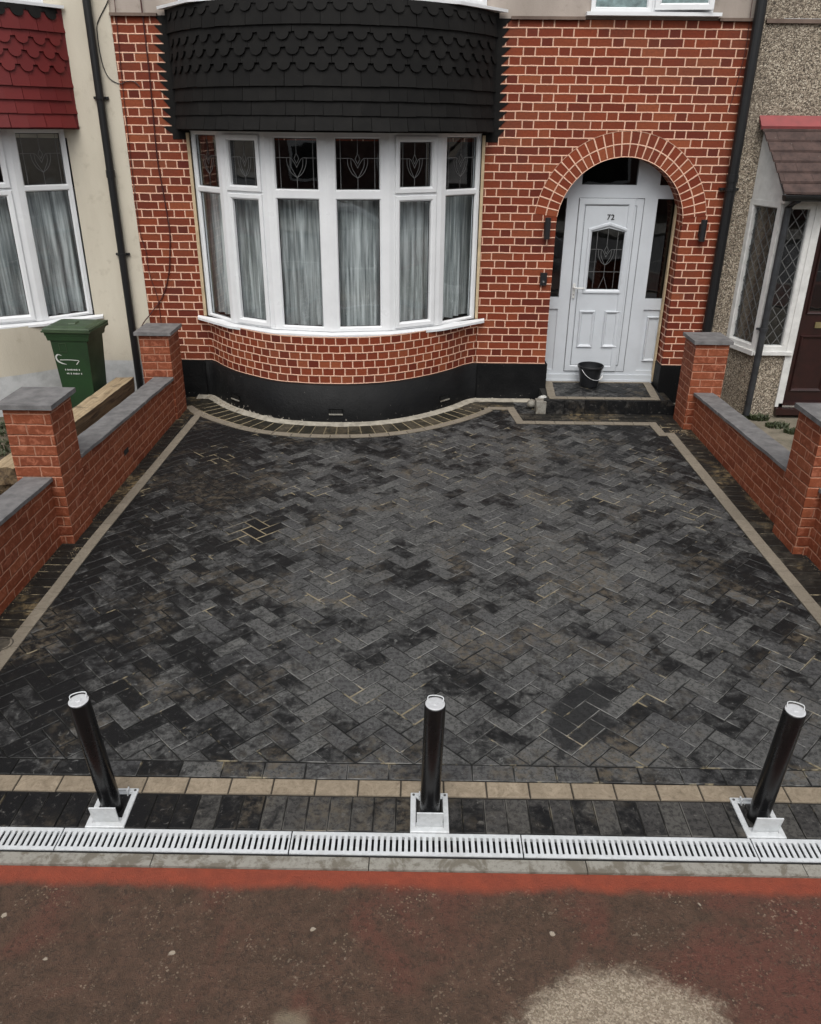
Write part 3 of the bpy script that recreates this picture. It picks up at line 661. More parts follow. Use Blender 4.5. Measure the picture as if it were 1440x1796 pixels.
# ---- fold-down bollards
def make_bollard():
    t = thing('bollard', 'x', 'bollard', world=False)
    g = MB(); T = lambda a, z, d: (a, z, d)
    g.ring(T, [(-.086, -.116), (.086, -.116), (.086, .116), (-.086, .116)], [(0, -.03), (0, .004), (.003, .007), (.025, .007), (.025, -.03)])
    g.box(-.06, .06, -.0895, -.060, -.02, .0055); g.box(-.06, .06, .082, .0892, -.03, .0055)
    g.build('base_plate', 'galv', t, bevel=.006, merge=True)
    for sx in (-1, 1):
        g = MB(); g.lathe([(.006, .006), (.006, .010), (.003, .011), (0, .011)], sx*.072, .1, 10); g.build('bolt', 'bolt_dark', t)
    g = MB(); g.box(-.0588, .0588, -.052, .082, -.09, -.06); g.box(-.0588, -.054, -.052, .082, -.06, .003); g.box(.054, .0588, -.052, .082, -.06, .003); g.build('ground_box', 'channel', t)
    g = MB(); P = []
    for (x, z) in ((-.056, 0), (.056, 0), (.058, .094), (-.058, .094)):
        P += [(x, -.080-z*.20, .008+z*1.02)]
    g.prism(P, Vector((0, -.98, -.19)).normalized(), 0, .006); g.build('hinged_flap', 'galv', t, bevel=.0018)
    g = MB()
    for x in (-.045, .045): g.box(x-.003, x+.003, .072, .1, -.01, .03)
    g.box(-.05, .05, .094, .1, .01, .016); g.build('locking_lug', 'galv', t)
    g = MB(); g.lathe([(.0395, -.07), (.0445, -.05), (.0445, .624), (.0435, .630), (.041, .6315)], 0, 0, 40)
    post = g.build('post', 'black_gloss', t, merge=True)
    g = MB(); g.lathe([(.041, .624), (.041, .6335), (.036, .6355), (.012, .6345), (.010, .638), (0, .638)], 0, 0, 32)
    g.build('top_cap', 'chrome_cap', post)
    g = MB(); L = [(-.03, .005, .636), (-.032, .010, .641), (-.03, .026, .648), (0, .032, .650), (.03, .026, .648), (.032, .010, .641), (.03, .005, .636)]
    g.tube(spline(L, 4), .0022, 6); g.build('pull_ring', 'galv', post)
    post.location = (0.0, 0.0, 0)
    return t, post
M['chrome_cap'] = plain('cap_metal', (0.62, 0.63, 0.64), 0.35, metal=0.35, var=0.05, scale=60)
def dup(root, loc):
    r = root.copy(); C.objects.link(r); r.location = loc; out = []
    for ch in list(root.children):
        c = ch.copy(); C.objects.link(c); c.parent = r; out.append(c)
        for gg in ch.children: d = gg.copy(); C.objects.link(d); d.parent = c
    return r, out
bl, bp = make_bollard()
bl.location = (0.170, 0.245, 0); bl.rotation_euler.z = 0.02
bp.rotation_euler = (0.03, -0.072, 0.3)
tag(bl, 'black fold-down bollard with silver top, leftmost of the three and leaning left', 'bollard', 'fold-down parking bollards across the driveway')
for loc, ang, tw, lab in (((1.602, 0.245, 0), 0.022, -0.1, 'black fold-down bollard with silver top standing in the middle of the driveway entrance'), ((3.077, 0.245, 0), 0.052, -0.35, 'black fold-down bollard with silver top, rightmost of the three and leaning right')):
    r, ch = dup(bl, loc); r.rotation_euler.z = 0; r['label'] = lab
    for c in ch:
        if c.name.startswith('post'): c.rotation_euler = (0.03, ang, tw)

# ================================================================== GARDEN WALLS
def pillar(par, x0, x1, y0, y1, h, ov=0.04, ct=0.036):
    g = MB(); g.box(x0, x1, y0, y1, -0.03, h)
    p = g.build('pillar', 'garden_brick', par, bevel=0.005, boxuv=(0.03, 0.0))
    g = MB(); g.box(x0-ov, x1+ov, y0-ov, y1+ov, h, h+ct); g.build('cap_stone', 'cap', p, bevel=0.003)
def panel(par, x0, x1, y0, y1, h0, h1, cuts, ov=0.028):
    g = MB(); P = [(x0, y0, -.03), (x1, y0, -.03), (x1, y1, -.03), (x0, y1, -.03), (x0, y0, h0), (x1, y0, h0), (x1, y1, h1), (x0, y1, h1)]
    g.hexa(P); p = g.build('wall_panel', 'garden_brick', par, boxuv=(0.11, 0.0))
    ys = [y0]+cuts+[y1]; hh = lambda y: h0+(h1-h0)*(y-y0)/(y1-y0)
    for a, c in zip(ys, ys[1:]):
        g = MB(); n = 7
        ya, yc = a+.0015, c-.0015; L = []; Rr = []
        for k in range(n+1):
            y = ya+(yc-ya)*k/n; L.append((x0-(ov if x0 > 0 else .012)+random.uniform(-.004, .004), y)); Rr.append((x1+(.012 if x0 > 0 else ov)+random.uniform(-.004, .004), y))
        for k in range(n):
            q = [L[k], Rr[k], Rr[k+1], L[k+1]]; lo = [(x, y, hh(y)) for x, y in q]; hi = [(x, y, hh(y)+.030+random.uniform(-.0006, .0006)*0) for x, y in q]
            g.poly(hi); g.poly(lo[::-1]); g.poly([lo[1], lo[2], hi[2], hi[1]]); g.poly([lo[3], lo[0], hi[0], hi[3]])
            if k == 0: g.poly([lo[0], lo[1], hi[1], hi[0]])
            if k == n-1: g.poly([lo[2], lo[3], hi[3], hi[2]])
        g.build('coping_stone', 'cap', p, bevel=0.003, merge=True)
lw = thing('garden_wall', 'low orange brick wall with two grey capped pillars beside the green bin', 'brick wall', (-1.1, 3.5, 0))
pillar(lw, -1.31, -0.988, 2.78, 3.14, 1.035, .034, .034); pillar(lw, -1.285, -0.984, 5.575, 5.93, 0.885, .034, .034)
panel(lw, -1.17, -1.004, 3.14, 5.575, 0.535, 0.425, [3.72, 4.63]); panel(lw, -1.25, -1.082, -0.06+0.2, 2.78, 0.615, 0.50, [1.05, 1.95])
rw = thing('garden_wall', 'low orange brick wall with two grey capped pillars below the pebbledashed porch', 'brick wall', (4.4, 3.5, 0))
pillar(rw, 4.262, 4.59, 5.45, 5.80, 0.888, .026, .034); pillar(rw, 4.275, 4.63, 2.76, 3.13, 0.99, .03, .034)
panel(rw, 4.345, 4.50, 3.13, 5.45, 0.465, 0.365, [4.05, 4.75]); panel(rw, 4.38, 4.55, 0.2, 2.76, 0.60, 0.50, [1.1, 1.9])
# terracotta vent hole low in the left wall
g = MB(); g.box(-1.006, -1.0015, 4.02, 4.13, 0.20, 0.245); g.build('weep_hole', 'joint_sand', [o for o in lw.children if o.name.startswith('wall_panel')][0])
# ================================================================== THE BRICK HOUSE
XL, XR = -1.425, 4.70; ZT = 3.715; ZP = 0.417
house = thing('terraced_house', 'red brick terraced house with a black tiled bay, arched porch and white front door', 'house', (1.6, D, 0))
def wallq(g, x0, x1, z0, z1, y=D): g.poly([(x0, y, z0), (x1, y, z0), (x1, y, z1), (x0, y, z1)], [(x0, z0), (x1, z0), (x1, z1), (x0, z1)])
acx, acz, ri, ro = 3.592, 1.885, 0.652, 0.892
AX0, AX1 = acx-math.sqrt(ri**2-0.0), acx+ri
g = MB()
wallq(g, XL, -0.80, ZP, ZT); wallq(g, -0.80, 2.17, 2.66, ZT); wallq(g, 2.17, AX0, ZP, ZT); wallq(g, AX1, XR, ZP, ZT)
# thin wall beside and under the window
N = 40
for k in range(N):
    a0, a1 = PI-PI*k/N, PI-PI*(k+1)/N; p = (acx+ri*math.cos(a0), acz+ri*math.sin(a0)); q = (acx+ri*math.cos(a1), acz+ri*math.sin(a1))
    P = [(p[0], D, p[1]), (q[0], D, q[1]), (q[0], D, ZT), (p[0], D, ZT)]; g.poly(P, [(v[0], v[2]) for v in P])
# right jamb with rounded nosing, left jamb square
def jamb(g, x, sgn, z0, z1, r=0.045, dep=0.25):
    pts = [(x+sgn*r, D)]+[(x+sgn*(r-r*math.sin(a)), D+r-r*math.cos(a)) for a in [PI/2*k/5 for k in range(1, 6)]]+[(x, D+dep)]
    u = x+sgn*r; us = [u]
    for a, c in zip(pts, pts[1:]): us.append(us[-1]-sgn*math.dist(a, c))
    for i in range(len(pts)-1):
        P = [(pts[i][0], pts[i][1], z0), (pts[i+1][0], pts[i+1][1], z0), (pts[i+1][0], pts[i+1][1], z1), (pts[i][0], pts[i][1], z1)]
        g.poly(P, [(us[i], z0), (us[i+1], z0), (us[i+1], z1), (us[i], z1)], smooth=True)
fw = g.build('front_wall', 'house_brick', house)
for jx, js in ((AX1, 1), (AX0, -1)): g = MB(); jamb(g, jx, js, ZP, acz); g.build('porch_jamb', 'house_brick', house)
# arch: two header rings and the soffit
g = MB(); N = 64; a_lo = math.radians(7)
for k in range(N):
    a0, a1 = PI-a_lo-(PI-2*a_lo)*k/N, PI-a_lo-(PI-2*a_lo)*(k+1)/N
    for r0, r1, v0, v1 in ((ri, ro, 0.0, 0.238),):
        P = [(acx+r*math.cos(a), D-.004, acz+r*math.sin(a)) for r, a in ((r0, a0), (r0, a1), (r1, a1), (r1, a0))]
        u0, u1 = (PI-a0)*0.72, (PI-a1)*0.72; g.poly(P, [(u0, v0), (u1, v0), (u1, v1), (u0, v1)])
    P = [(acx+ro*math.cos(a0), D-.004, acz+ro*math.sin(a0)), (acx+ro*math.cos(a1), D-.004, acz+ro*math.sin(a1)), (acx+ro*math.cos(a1), D+.01, acz+ro*math.sin(a1)), (acx+ro*math.cos(a0), D+.01, acz+ro*math.sin(a0))]
    g.poly(P, [(0, .118)]*4)
for k in range(N):
    a0, a1 = PI-PI*k/N, PI-PI*(k+1)/N; u0, u1 = (PI-a0)*0.72, (PI-a1)*0.72
    P = [(acx+ri*math.cos(a0), D-.004, acz+ri*math.sin(a0)), (acx+ri*math.cos(a1), D-.004, acz+ri*math.sin(a1)), (acx+ri*math.cos(a1), D+.25, acz+ri*math.sin(a1)), (acx+ri*math.cos(a0), D+.25, acz+ri*math.sin(a0))]
    g.poly(P, [(u0, 0), (u1, 0), (u1, .238), (u0, .238)], smooth=True)
g.build('brick_arch', 'arch_brick', house)
# plinth
g = MB()
g.box(XL, -0.86, D-.03, D+.05, -.03, ZP); g.build('plinth', 'plinth', house, bevel=.008)
g = MB(); g.box(2.19, 2.965, D-.03, 6.66, -.03, ZP); g.build('plinth', 'plinth', house, bevel=.008)
g = MB(); g.box(4.225, 4.70, D-.03, 6.66, -.03, ZP); g.build('plinth', 'plinth', house, bevel=.008)
# curved bay wall and plinth
bw = offset(BAY, -0.035); L = arclen(bw)
g = MB()
for i in range(len(bw)-1):
    a, c = bw[i], bw[i+1]; g.poly([(a[0], a[1], ZP-.02), (c[0], c[1], ZP-.02), (c[0], c[1], 0.90), (a[0], a[1], 0.90)], [(L[i], ZP-.02), (L[i+1], ZP-.02), (L[i+1], .90), (L[i], .90)], smooth=True)
g.build('bay_wall', 'bay_brick', house)
g = MB()
air = [(-0.445, 5.84), (0.648, 5.43), (1.783, 5.752)]
for i in range(len(BAY)-1):
    a, c = BAY[i], BAY[i+1]; a2, c2 = bw[i], bw[i+1]
    g.poly([(a[0], a[1], -.03), (c[0], c[1], -.03), (c[0], c[1], ZP-.006), (a[0], a[1], ZP-.006)], smooth=True)
    g.poly([(a[0], a[1], ZP-.006), (c[0], c[1], ZP-.006), (c2[0], c2[1]+.01, ZP+.004), (a2[0], a2[1]+.01, ZP+.004)])
g.build('bay_plinth', 'plinth', house, merge=True)
Lb = arclen(BAY)
for ax in (-0.44, 0.66, 1.80):
    i = min(range(len(BAY)), key=lambda k: abs(BAY[k][0]-ax)); p = Vector(BAY[i]); d = (Vector(BAY[i+1])-Vector(BAY[i-1])).normalized(); nn = Vector((d.y, -d.x))
    g = MB(); T = planeT(p, d, nn); g.ring(T, [(-.075, .10), (.075, .10), (.075, .165), (-.075, .165)], [(0, -.004), (0, .006), (.006, .006), (.012, -.002)])
    
    ab = g.build('air_brick', 'plinth', house); g = MB(); g.poly([T(-.064, .111, .004), T(.064, .111, .004), T(.064, .154, .004), T(-.064, .154, .004)]); g.build('opening', 'channel', ab); g = MB(); g.hexa([T(x, z, d) for z in (.100, .112) for x, d in ((-.072, .004), (.072, .004), (.072, .014), (-.072, .014))]); g.build('ledge', 'kerb', ab); g = MB()
    for k in range(6):
        x = -.055+k*.022; g.poly([T(x-.003, .112, .0055), T(x+.003, .112, .0055), T(x+.003, .153, .0055), T(x-.003, .153, .0055)])
    g.build('grille', 'plinth', ab)

# ---------------- bay window (shared by both houses)
WP = [(-0.77, 6.40), (-0.41, 6.03), (0.07, 5.765), (0.65, 5.675), (1.23, 5.765), (1.73, 6.03), (2.125, 6.40)]
def lead_tulip(g, T, cx, cz, w_, h, d=0.003, top=0.1, lines=True, r=.0024):
    def pl(pts):
        for a, c in zip(pts, pts[1:]):
            dx, dz = c[0]-a[0], c[1]-a[1]; l = math.hypot(dx, dz)+1e-9; ox, oz = -dz/l*r, dx/l*r
            P = [(a[0]+ox, a[1]+oz), (a[0]-ox, a[1]-oz), (c[0]-ox, c[1]-oz), (c[0]+ox, c[1]+oz)]
            A = [T(p[0], p[1], d) for p in P]; B = [T(p[0], p[1], d+.002) for p in P]
            g.hexa(A+B)
    for s in (-1, 1):
        pl(spline([(cx+s*w_*.5, cz+h*.36), (cx+s*w_*.47, cz+h*.05), (cx+s*w_*.28, cz-h*.3), (cx, cz-h*.5)], 4))
        pl(spline([(cx+s*w_*.5, cz+h*.36), (cx+s*w_*.28, cz+h*.34), (cx+s*w_*.1, cz+h*.12), (cx, cz-h*.06)], 4))
        pl(spline([(cx+s*w_*.33, cz+h*.32), (cx+s*w_*.30, cz), (cx+s*w_*.15, cz-h*.28), (cx, cz-h*.5)], 4))
        pl([(cx, cz+h*.55), (cx+s*w_*.12, cz+h*.33), (cx, cz+h*.12)])
    return pl
def net_sheet(g, pts, z0, z1, seed, amp=0.028):
    rr = random.Random(seed); L = arclen(pts); N = int(L[-1]/0.012); ph = rr.uniform(0, 6); prev = None; K = 8
    for k in range(N+1):
        s = L[-1]*k/N; p, d = at_len(pts, L, s); nn = Vector((d.y, -d.x)); col = []
        for j in range(K+1):
            z = z0+(z1-z0)*j/K; t = 1-j/K; a = amp*(0.45+0.75*t)
            o_ = a*math.sin(s*41+ph+1.8*math.sin(s*6.1+z*.35)+1.1*math.sin(s*13.7))+a*.45*math.sin(s*27+2.0*ph+z*.4)
            col.append((p.x+nn.x*o_, p.y+nn.y*o_, z))
        if prev:
            for j in range(K): g.poly([prev[j], col[j], col[j+1], prev[j+1]], smooth=True)
        prev = col
def bay_window(par, dx, lead=True, full=True):
    W_ = [(p[0]+dx, p[1]) for p in WP]; Z0, ZM, Z1 = 0.915, 2.205, 2.735
    sash = {1, 4}
    fr = MB(); panes = []; leads = []
    for i in range(6):
        p, q = Vector(W_[i]), Vector(W_[i+1]); t = (q-p).normalized(); nn = Vector((t.y, -t.x)); ln = (q-p).length; T = planeT(p, t, nn)
        e0 = .016 if i == 0 else .045; e1 = .016 if i == 5 else .045
        for zz, (za, zb) in enumerate(((Z0, ZM), (ZM, Z1))):
            a0, a1 = e0, ln-e1
            if i in sash:
                fr.ring(T, [(a0, za), (a1, za), (a1, zb), (a0, zb)], [(0, -.06), (0, 0), (.024, 0), (.024, -.04)])
                b0, b1, c0, c1 = a0+.016, a1-.016, za+(.02 if zz == 0 else .012), zb-(.012 if zz == 0 else .02)
                fr.ring(T, [(b0, c0), (b1, c0), (b1, c1), (b0, c1)], [(0, -.01), (0, .016), (.004, .020), (.036, .020), (.052, .006), (.052, -.04)])
                gx0, gx1, gz0, gz1 = b0+.05, b1-.05, c0+.05, c1-.05
            else:
                wd = .045 if i in (2, 3) else .03; vt = .05 if zz == 0 else .016; vb = .065 if zz == 0 else .016; 
                fr.ring(T, [(a0, za), (a1, za), (a1, zb), (a0, zb)], [(0, -.06), (0, 0), (wd-.012, 0), (wd, -.014), (wd, -.05)])
                gx0, gx1, gz0, gz1 = a0+wd-.002, a1-wd+.002, za+wd-.002, zb-wd+.002
            panes.append((T, gx0, gx1, gz0, gz1, zz, i))
    for i in range(7):
        p = Vector(W_[i]); ts = []
        if i > 0: ts.append((p-Vector(W_[i-1])).normalized())
        if i < 6: ts.append((Vector(W_[i+1])-p).normalized())
        t0, t1 = ts[0], ts[-1]; n0, n1 = Vector((t0.y, -t0.x)), Vector((t1.y, -t1.x)); nm = (n0+n1).normalized()
        wl = .048 if i not in (0, 6) else .018
        pts = [p+nm*.0035]
        A = p-t0*wl if i > 0 else p; B = p+t1*wl if i < 6 else p
        poly = [A-n0*.05, A+n0*.003, p+nm*.004, B+n1*.003, B-n1*.05]
        fr.prism([(v.x, v.y, 0) for v in poly], (0, 0, 1), Z0, Z1)
    bwn = fr.build('bay_window', 'upvc', par, bevel=0.0025)
    # sill
    so_, si = offset(W_, 0.085), offset(W_, -0.05)
    for l in (so_,):
        l[0] = (W_[0][0]-.115, D-.035); l[-1] = (W_[-1][0]+.115, D-.035)
    si[0] = (W_[0][0]-.115, D-.001); si[-1] = (W_[-1][0]+.115, D-.001)
    g = MB()
    for i in range(6):
        A, B, Cc, Dd = so_[i], so_[i+1], si[i+1], si[i]
        g.hexa([(A[0], A[1], .874), (B[0], B[1], .874), (Cc[0], Cc[1], .878), (Dd[0], Dd[1], .878), (A[0], A[1], .898), (B[0], B[1], .898), (Cc[0], Cc[1], .9145), (Dd[0], Dd[1], .9145)])
    g.build('sill', 'upvc', bwn)
    ho, hi_ = offset(W_, 0.012), offset(W_, -0.05); g = MB()
    for i in range(6):
        A, B, Cc, Dd = ho[i], ho[i+1], hi_[i+1], hi_[i]
        g.hexa([(v[0], v[1], z) for z in (Z1, 2.80) for v in (A, B, Cc, Dd)])
    g.build('head', 'upvc', bwn)
    for (T, a, b_, c, d, zz, i) in panes:
        g = MB(); g.poly([T(a, c, -.03), T(b_, c, -.03), T(b_, d, -.03), T(a, d, -.03)]); pn = g.build('pane', 'glass', bwn)
        g2 = MB(); g2.ring(T, [(a, c), (b_, c), (b_, d), (a, d)], [(0, -.029), (.004, -.024), (.009, -.0285)])
        g2.build('gasket', 'black_plastic', bwn)
        if zz == 1:
            g = MB(); cx, cz = (a+b_)/2, (c+d)/2-.02; w2 = min(.19, (b_-a)*.48)
            pl = lead_tulip(g, T, cx, cz, w2, .2, -.028)
            pl([(cx, cz+.11), (cx, d)]); pl([(cx, cz-.1), (cx, c)]); pl([(a, cz+.072), (cx-w2*.5, cz+.072)]); pl([(cx+w2*.5, cz+.072), (b_, cz+.072)])
            pl([(b_-.045, c), (b_-.045, d)]); pl([(a+.045, c), (a+.045, d)])
            g.build('glazing_lead', 'lead', bwn)
    return bwn, W_
bwn, W1 = bay_window(house, 0)
for sx in (-.815, 2.137): g = MB(); g.box(sx, sx+.03, D-.03, D+.02, .915, 2.72); g.build('window_surround', 'cream_seal', house)
g = MB(); g.box(4.215, 4.232, 6.60, 6.654, .17, 2.1); g.build('door_surround', 'cream_seal', house)
g = MB(); nw = offset(W1, -0.17); net_sheet(g, [(nw[0][0]-.25, nw[0][1]+.20)]+nw+[(nw[-1][0]+.25, nw[-1][1]+.20)], 0.93, 2.19, 3, .034); 
tag(g.build('net_curtain', 'net'), 'pleated white net curtain behind the white bay window under the black tiles', 'curtain')
# dark room behind the bay and hall behind the door
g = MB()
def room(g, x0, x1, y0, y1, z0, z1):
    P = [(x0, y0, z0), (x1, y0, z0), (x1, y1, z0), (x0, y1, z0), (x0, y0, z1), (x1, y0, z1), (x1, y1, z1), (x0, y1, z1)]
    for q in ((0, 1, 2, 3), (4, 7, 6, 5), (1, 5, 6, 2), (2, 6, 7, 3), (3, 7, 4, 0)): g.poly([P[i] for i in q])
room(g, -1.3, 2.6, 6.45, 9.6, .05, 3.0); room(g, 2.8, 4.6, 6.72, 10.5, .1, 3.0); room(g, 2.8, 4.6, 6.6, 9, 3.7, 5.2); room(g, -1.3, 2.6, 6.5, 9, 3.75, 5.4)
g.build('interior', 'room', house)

# ---------------- tile hanging
def skirt(par, dx, mat, toprow=None):
    cx, cy, R = 0.67+dx, 7.126, 1.706
    rows = [(2.755, 0), (2.875, 0), (2.99, 0), (3.105, 0), (3.225, 1), (3.34, 1), (3.452, 1), (3.565, 0), (3.665, 1)]
    tw = 0.165; g = MB(); gt = MB(); amax = math.radians(66)
    for ri_, (zb, sca) in enumerate(rows):
        zt = zb+0.165 if ri_ < len(rows)-1 else 3.765; da = tw/R; n = int(2*amax/da)+1; off_ = (ri_ % 2)*.5; tgt = gt if (toprow and ri_ >= 8) else g
        for k in range(-n//2-1, n//2+2):
            th = (k+off_)*da
            if abs(th) > amax: continue
            jx = random.uniform(-.002, .002); zb2 = zb+random.uniform(-.0025, .0025); flare = .018 if ri_ == 0 else 0
            nx, ny = math.sin(th), -math.cos(th); tx, ty = math.cos(th), math.sin(th); r0 = R+0.006
            hw = tw/2-.0003
            if sca:
                zz = zb2+.058; ra = tw*.36; prof = [(-hw, zz), (-ra-.004, zz)]+[(ra*math.cos(a), zb2+.058-.058*abs(math.sin(a))**.85) for a in [PI-PI*q/10 for q in range(11)]][0:11]+[(ra+.004, zz), (hw, zz)]
            else: prof = [(-hw, zb2), (hw, zb2)]
            poly = prof+[(hw, zt), (-hw, zt)]
            def P3(u, z, d):
                rr = r0+.026*(zt-z)/(zt-zb)+d+flare*(zt-z)/(zt-zb); return (cx+nx*rr+tx*(u+jx), cy+ny*rr+ty*(u+jx), z)
            F = [P3(u, z, 0) for u, z in poly]; Bk = [P3(u, z, -.013) for u, z in poly]; rv = random.random()
            tgt.poly(F, rnd=rv)
            m_ = len(prof)
            for i in range(m_-1): tgt.poly([Bk[i], Bk[i+1], F[i+1], F[i]], rnd=0)
            tgt.poly([Bk[0], F[0], F[-1], Bk[-1]], rnd=0); tgt.poly([F[m_-1], Bk[m_-1], Bk[m_], F[m_]], rnd=0)
    s_ = g.build('tile_hanging', mat, par)
    if toprow: gt.build('tile_hanging', toprow, par)
    # backing, soffit and top closure
    g = MB(); N = 30
    for k in range(N):
        a0, a1 = -amax-.03+2*(amax+.03)*k/N, -amax-.03+2*(amax+.03)*(k+1)/N
        P = lambda a, r, z: (cx+math.sin(a)*r, min(cy-math.cos(a)*r, D), z)
        g.poly([P(a0, R, 2.74), P(a1, R, 2.74), P(a1, R, 3.765), P(a0, R, 3.765)])
        g.poly([P(a0, R+.02, 2.765), P(a0, 1.30, 2.765), P(a1, 1.30, 2.765), P(a1, R+.02, 2.765)])
    g.build('tile_backing', mat, par)
skirt(house, 0, 'tile_black')
# stepped black flashing on both sides of the tiles
for sx, name in ((-0.925, 'l'), (2.265, 'r')):
    s = -1 if sx < 0 else 1; g = MB(); inner = sx-s*.16; y_ = D-.006; k = math.ceil((2.66+10.047)/.0787)
    g.poly([(inner, y_+.001, 2.66), (sx+s*.028, y_+.001, 2.66), (sx+s*.020, y_+.001, 3.712), (inner, y_+.001, 3.712)])
    while k*.0787-10.047+.0787 < 3.73:
        z0 = k*.0787-10.047+.006; z1 = z0+.0787-.012; wv = .10+random.uniform(-.015, .02)
        P = [(inner, y_, z0), (sx+s*.03, y_, z0), (sx+s*wv*.7, y_, z0+.038), (sx+s*wv, y_, z1), (inner, y_, z1)]
        g.poly(P); g.poly([(p[0], y_+.004, p[2]) for p in P][::-1]); k += 1
        for a_, c_ in zip(P[1:4], P[2:5]): g.poly([a_, c_, (c_[0], y_+.004, c_[2]), (a_[0], y_+.004, a_[2])])
    g.build('flashing', 'tile_black', house)

# ---------------- upper storey: render, string course, windows
g = MB()
def quad(g, x0, x1, z0, z1, y=D): g.poly([(x0, y, z0), (x1, y, z0), (x1, y, z1), (x0, y, z1)])
yu = D+.012
quad(g, XL, 3.10, 3.72, 6.1, yu); quad(g, 4.24, XR, 3.72, 6.1, yu); quad(g, 3.10, 4.24, 4.95, 6.1, yu); quad(g, 3.10, 4.24, 3.72, 3.775, yu)
g.build('upper_wall', 'pink_render', house)
for sa, sb in ((XL, -.98), (2.36, 3.055), (4.31, XR)): g = MB(); g.box(sa, sb, D-.035, D+.02, 3.712, 3.738); g.build('string_course', 'string_course', house, bevel=.004)
uw = MB(); T = planeT((0, D), (1, 0), (0, -1))
uw.ring(T, [(3.10, 3.775), (3.665, 3.775), (3.665, 4.95), (3.10, 4.95)], [(0, -.05), (0, .01), (.035, .01), (.045, -.005), (.045, -.03)])
uw.ring(T, [(3.667, 3.775), (4.24, 3.775), (4.24, 4.95), (3.667, 4.95)], [(0, -.05), (0, .01), (.03, .01), (.03, -.03)])
# the right casement stands slightly open
Ts = planeT((3.69, D-.02), (math.cos(-.10), math.sin(-.10)), (math.sin(-.10), -math.cos(-.10)))
uw.ring(Ts, [(0, 3.795), (.53, 3.795), (.53, 4.93), (0, 4.93)], [(0, -.03), (0, .03), (.04, .03), (.055, .01), (.055, -.02)])
uwo = uw.build('upper_window', 'upvc', house, bevel=.0025)
g = MB(); g.box(3.055, 4.31, D-.075, D+.05, 3.745, 3.775); g.build('sill', 'upvc', uwo, bevel=.003)
g = MB(); g.poly([T(3.145, 3.82, -.02), T(3.62, 3.82, -.02), T(3.62, 4.9, -.02), T(3.145, 4.9, -.02)]); g.build('pane', 'glass_frost', uwo)
g = MB(); g.poly([Ts(.05, 3.84, 0), Ts(.48, 3.84, 0), Ts(.48, 4.88, 0), Ts(.05, 4.88, 0)]); g.build('pane', 'glass_frost', uwo)
def upper_bay(par, dx, wall):
    W2 = [(p[0]+dx, p[1]) for p in WP]; so_ = offset(W2, .225); so_[0] = (W2[0][0]-.20, D-.03); so_[-1] = (W2[-1][0]+.20, D-.03); si = offset(W2, -.06)
    g = MB()
    for i in range(6): g.hexa([(v[0], v[1], z) for z in (3.765, 3.79) for v in (so_[i], so_[i+1], si[i+1], si[i])])
    s_ = MB()
    for i in range(6):
        p, q = Vector(W2[i]), Vector(W2[i+1]); t = (q-p).normalized(); nn = Vector((t.y, -t.x)); ln = (q-p).length; Tt = planeT(p, t, nn)
        s_.ring(Tt, [(0, 3.791), (ln, 3.791), (ln, 4.95), (0, 4.95)], [(0, -.05), (0, 0), (.06, 0), (.07, -.015), (.07, -.04)])
    o = s_.build('upper_bay_window', 'upvc', par); g.build('sill', 'upvc', o, bevel=.003)
    g = MB()
    for i in range(6):
        a, c = W2[i], W2[i+1]; g.poly([(a[0], a[1]+.03, 3.9), (c[0], c[1]+.03, 3.9), (c[0], c[1]+.03, 4.94), (a[0], a[1]+.03, 4.94)])
    g.build('pane', 'glass', o)
    g = MB(); oo = offset(W2, .03)
    for i in range(6):
        a, c = oo[i], oo[i+1]; g.poly([(a[0], a[1], 4.95), (c[0], c[1], 4.95), (c[0], c[1], 6.1), (a[0], a[1], 6.1)])
    g.build('upper_bay_wall', wall, par)
upper_bay(house, 0, 'pink_render')
g = MB(); g.hexa([(XL, D-.35, 6.0), (XR, D-.35, 6.0), (XR, D+4.5, 9.0), (XL, D+4.5, 9.0), (XL, D-.35, 6.12), (XR, D-.35, 6.12), (XR, D+4.5, 9.12), (XL, D+4.5, 9.12)]); g.build('roof', 'roof_brown', house)

# ---------------- front door set
YD = 6.655; T = planeT((0, YD), (1, 0), (0, -1)); fr = MB()
rc = lambda a, b_, c, d: [(a, c), (b_, c), (b_, d), (a, d)]
# outer frame pieces as mitred frames round every opening
fr.box(2.90, 4.33, YD-.02, YD+.05, .165, .235)
fr.box(2.90, 4.33, YD-.032, YD+.05, .150, .178)
fr.box(3.075, 3.215, YD, YD+.06, .235, 2.62); fr.box(3.791, 4.03, YD, YD+.06, .235, 2.62)
fr.box(2.90, 4.33, YD+.001, YD+.06, 2.13, 2.262)
fr.box(2.90, 3.075, YD+.001, YD+.06, .975, 1.10); fr.box(4.03, 4.33, YD+.001, YD+.06, .975, 1.094)
fr.box(4.29, 4.33, YD, YD+.06, .235, 2.62); fr.box(2.90, 2.95, YD, YD+.06, .235, 2.62); fr.box(2.9, 4.33, YD+.001, YD+.06, .235, .285)
df = fr.build('door_frame', 'door_upvc', house, bevel=.003)
def pan(par, x0, x1, z0, z1, d, mat, name, y=YD):
    Tt = planeT((0, y), (1, 0), (0, -1)); g = MB(); g.poly([Tt(x0, z0, d), Tt(x1, z0, d), Tt(x1, z1, d), Tt(x0, z1, d)]); return g.build(name, mat, par)
for (x0, x1, z0, z1) in ((2.95, 3.075, 1.10, 2.13), (4.03, 4.29, 1.094, 2.13), (2.95, 3.075, 2.262, 2.62), (3.215, 3.791, 2.262, 2.62), (4.03, 4.29, 2.262, 2.62)):
    pan(df, x0, x1, z0, z1, -.03, 'glass_door', 'side_pane')
def moulding(g, T, pts, w_=.028, h=.012, base=0):
    g.ring(T, pts, [(0, base), (w_*.25, base+h), (w_*.6, base+h*.8), (w_, base+.001)])
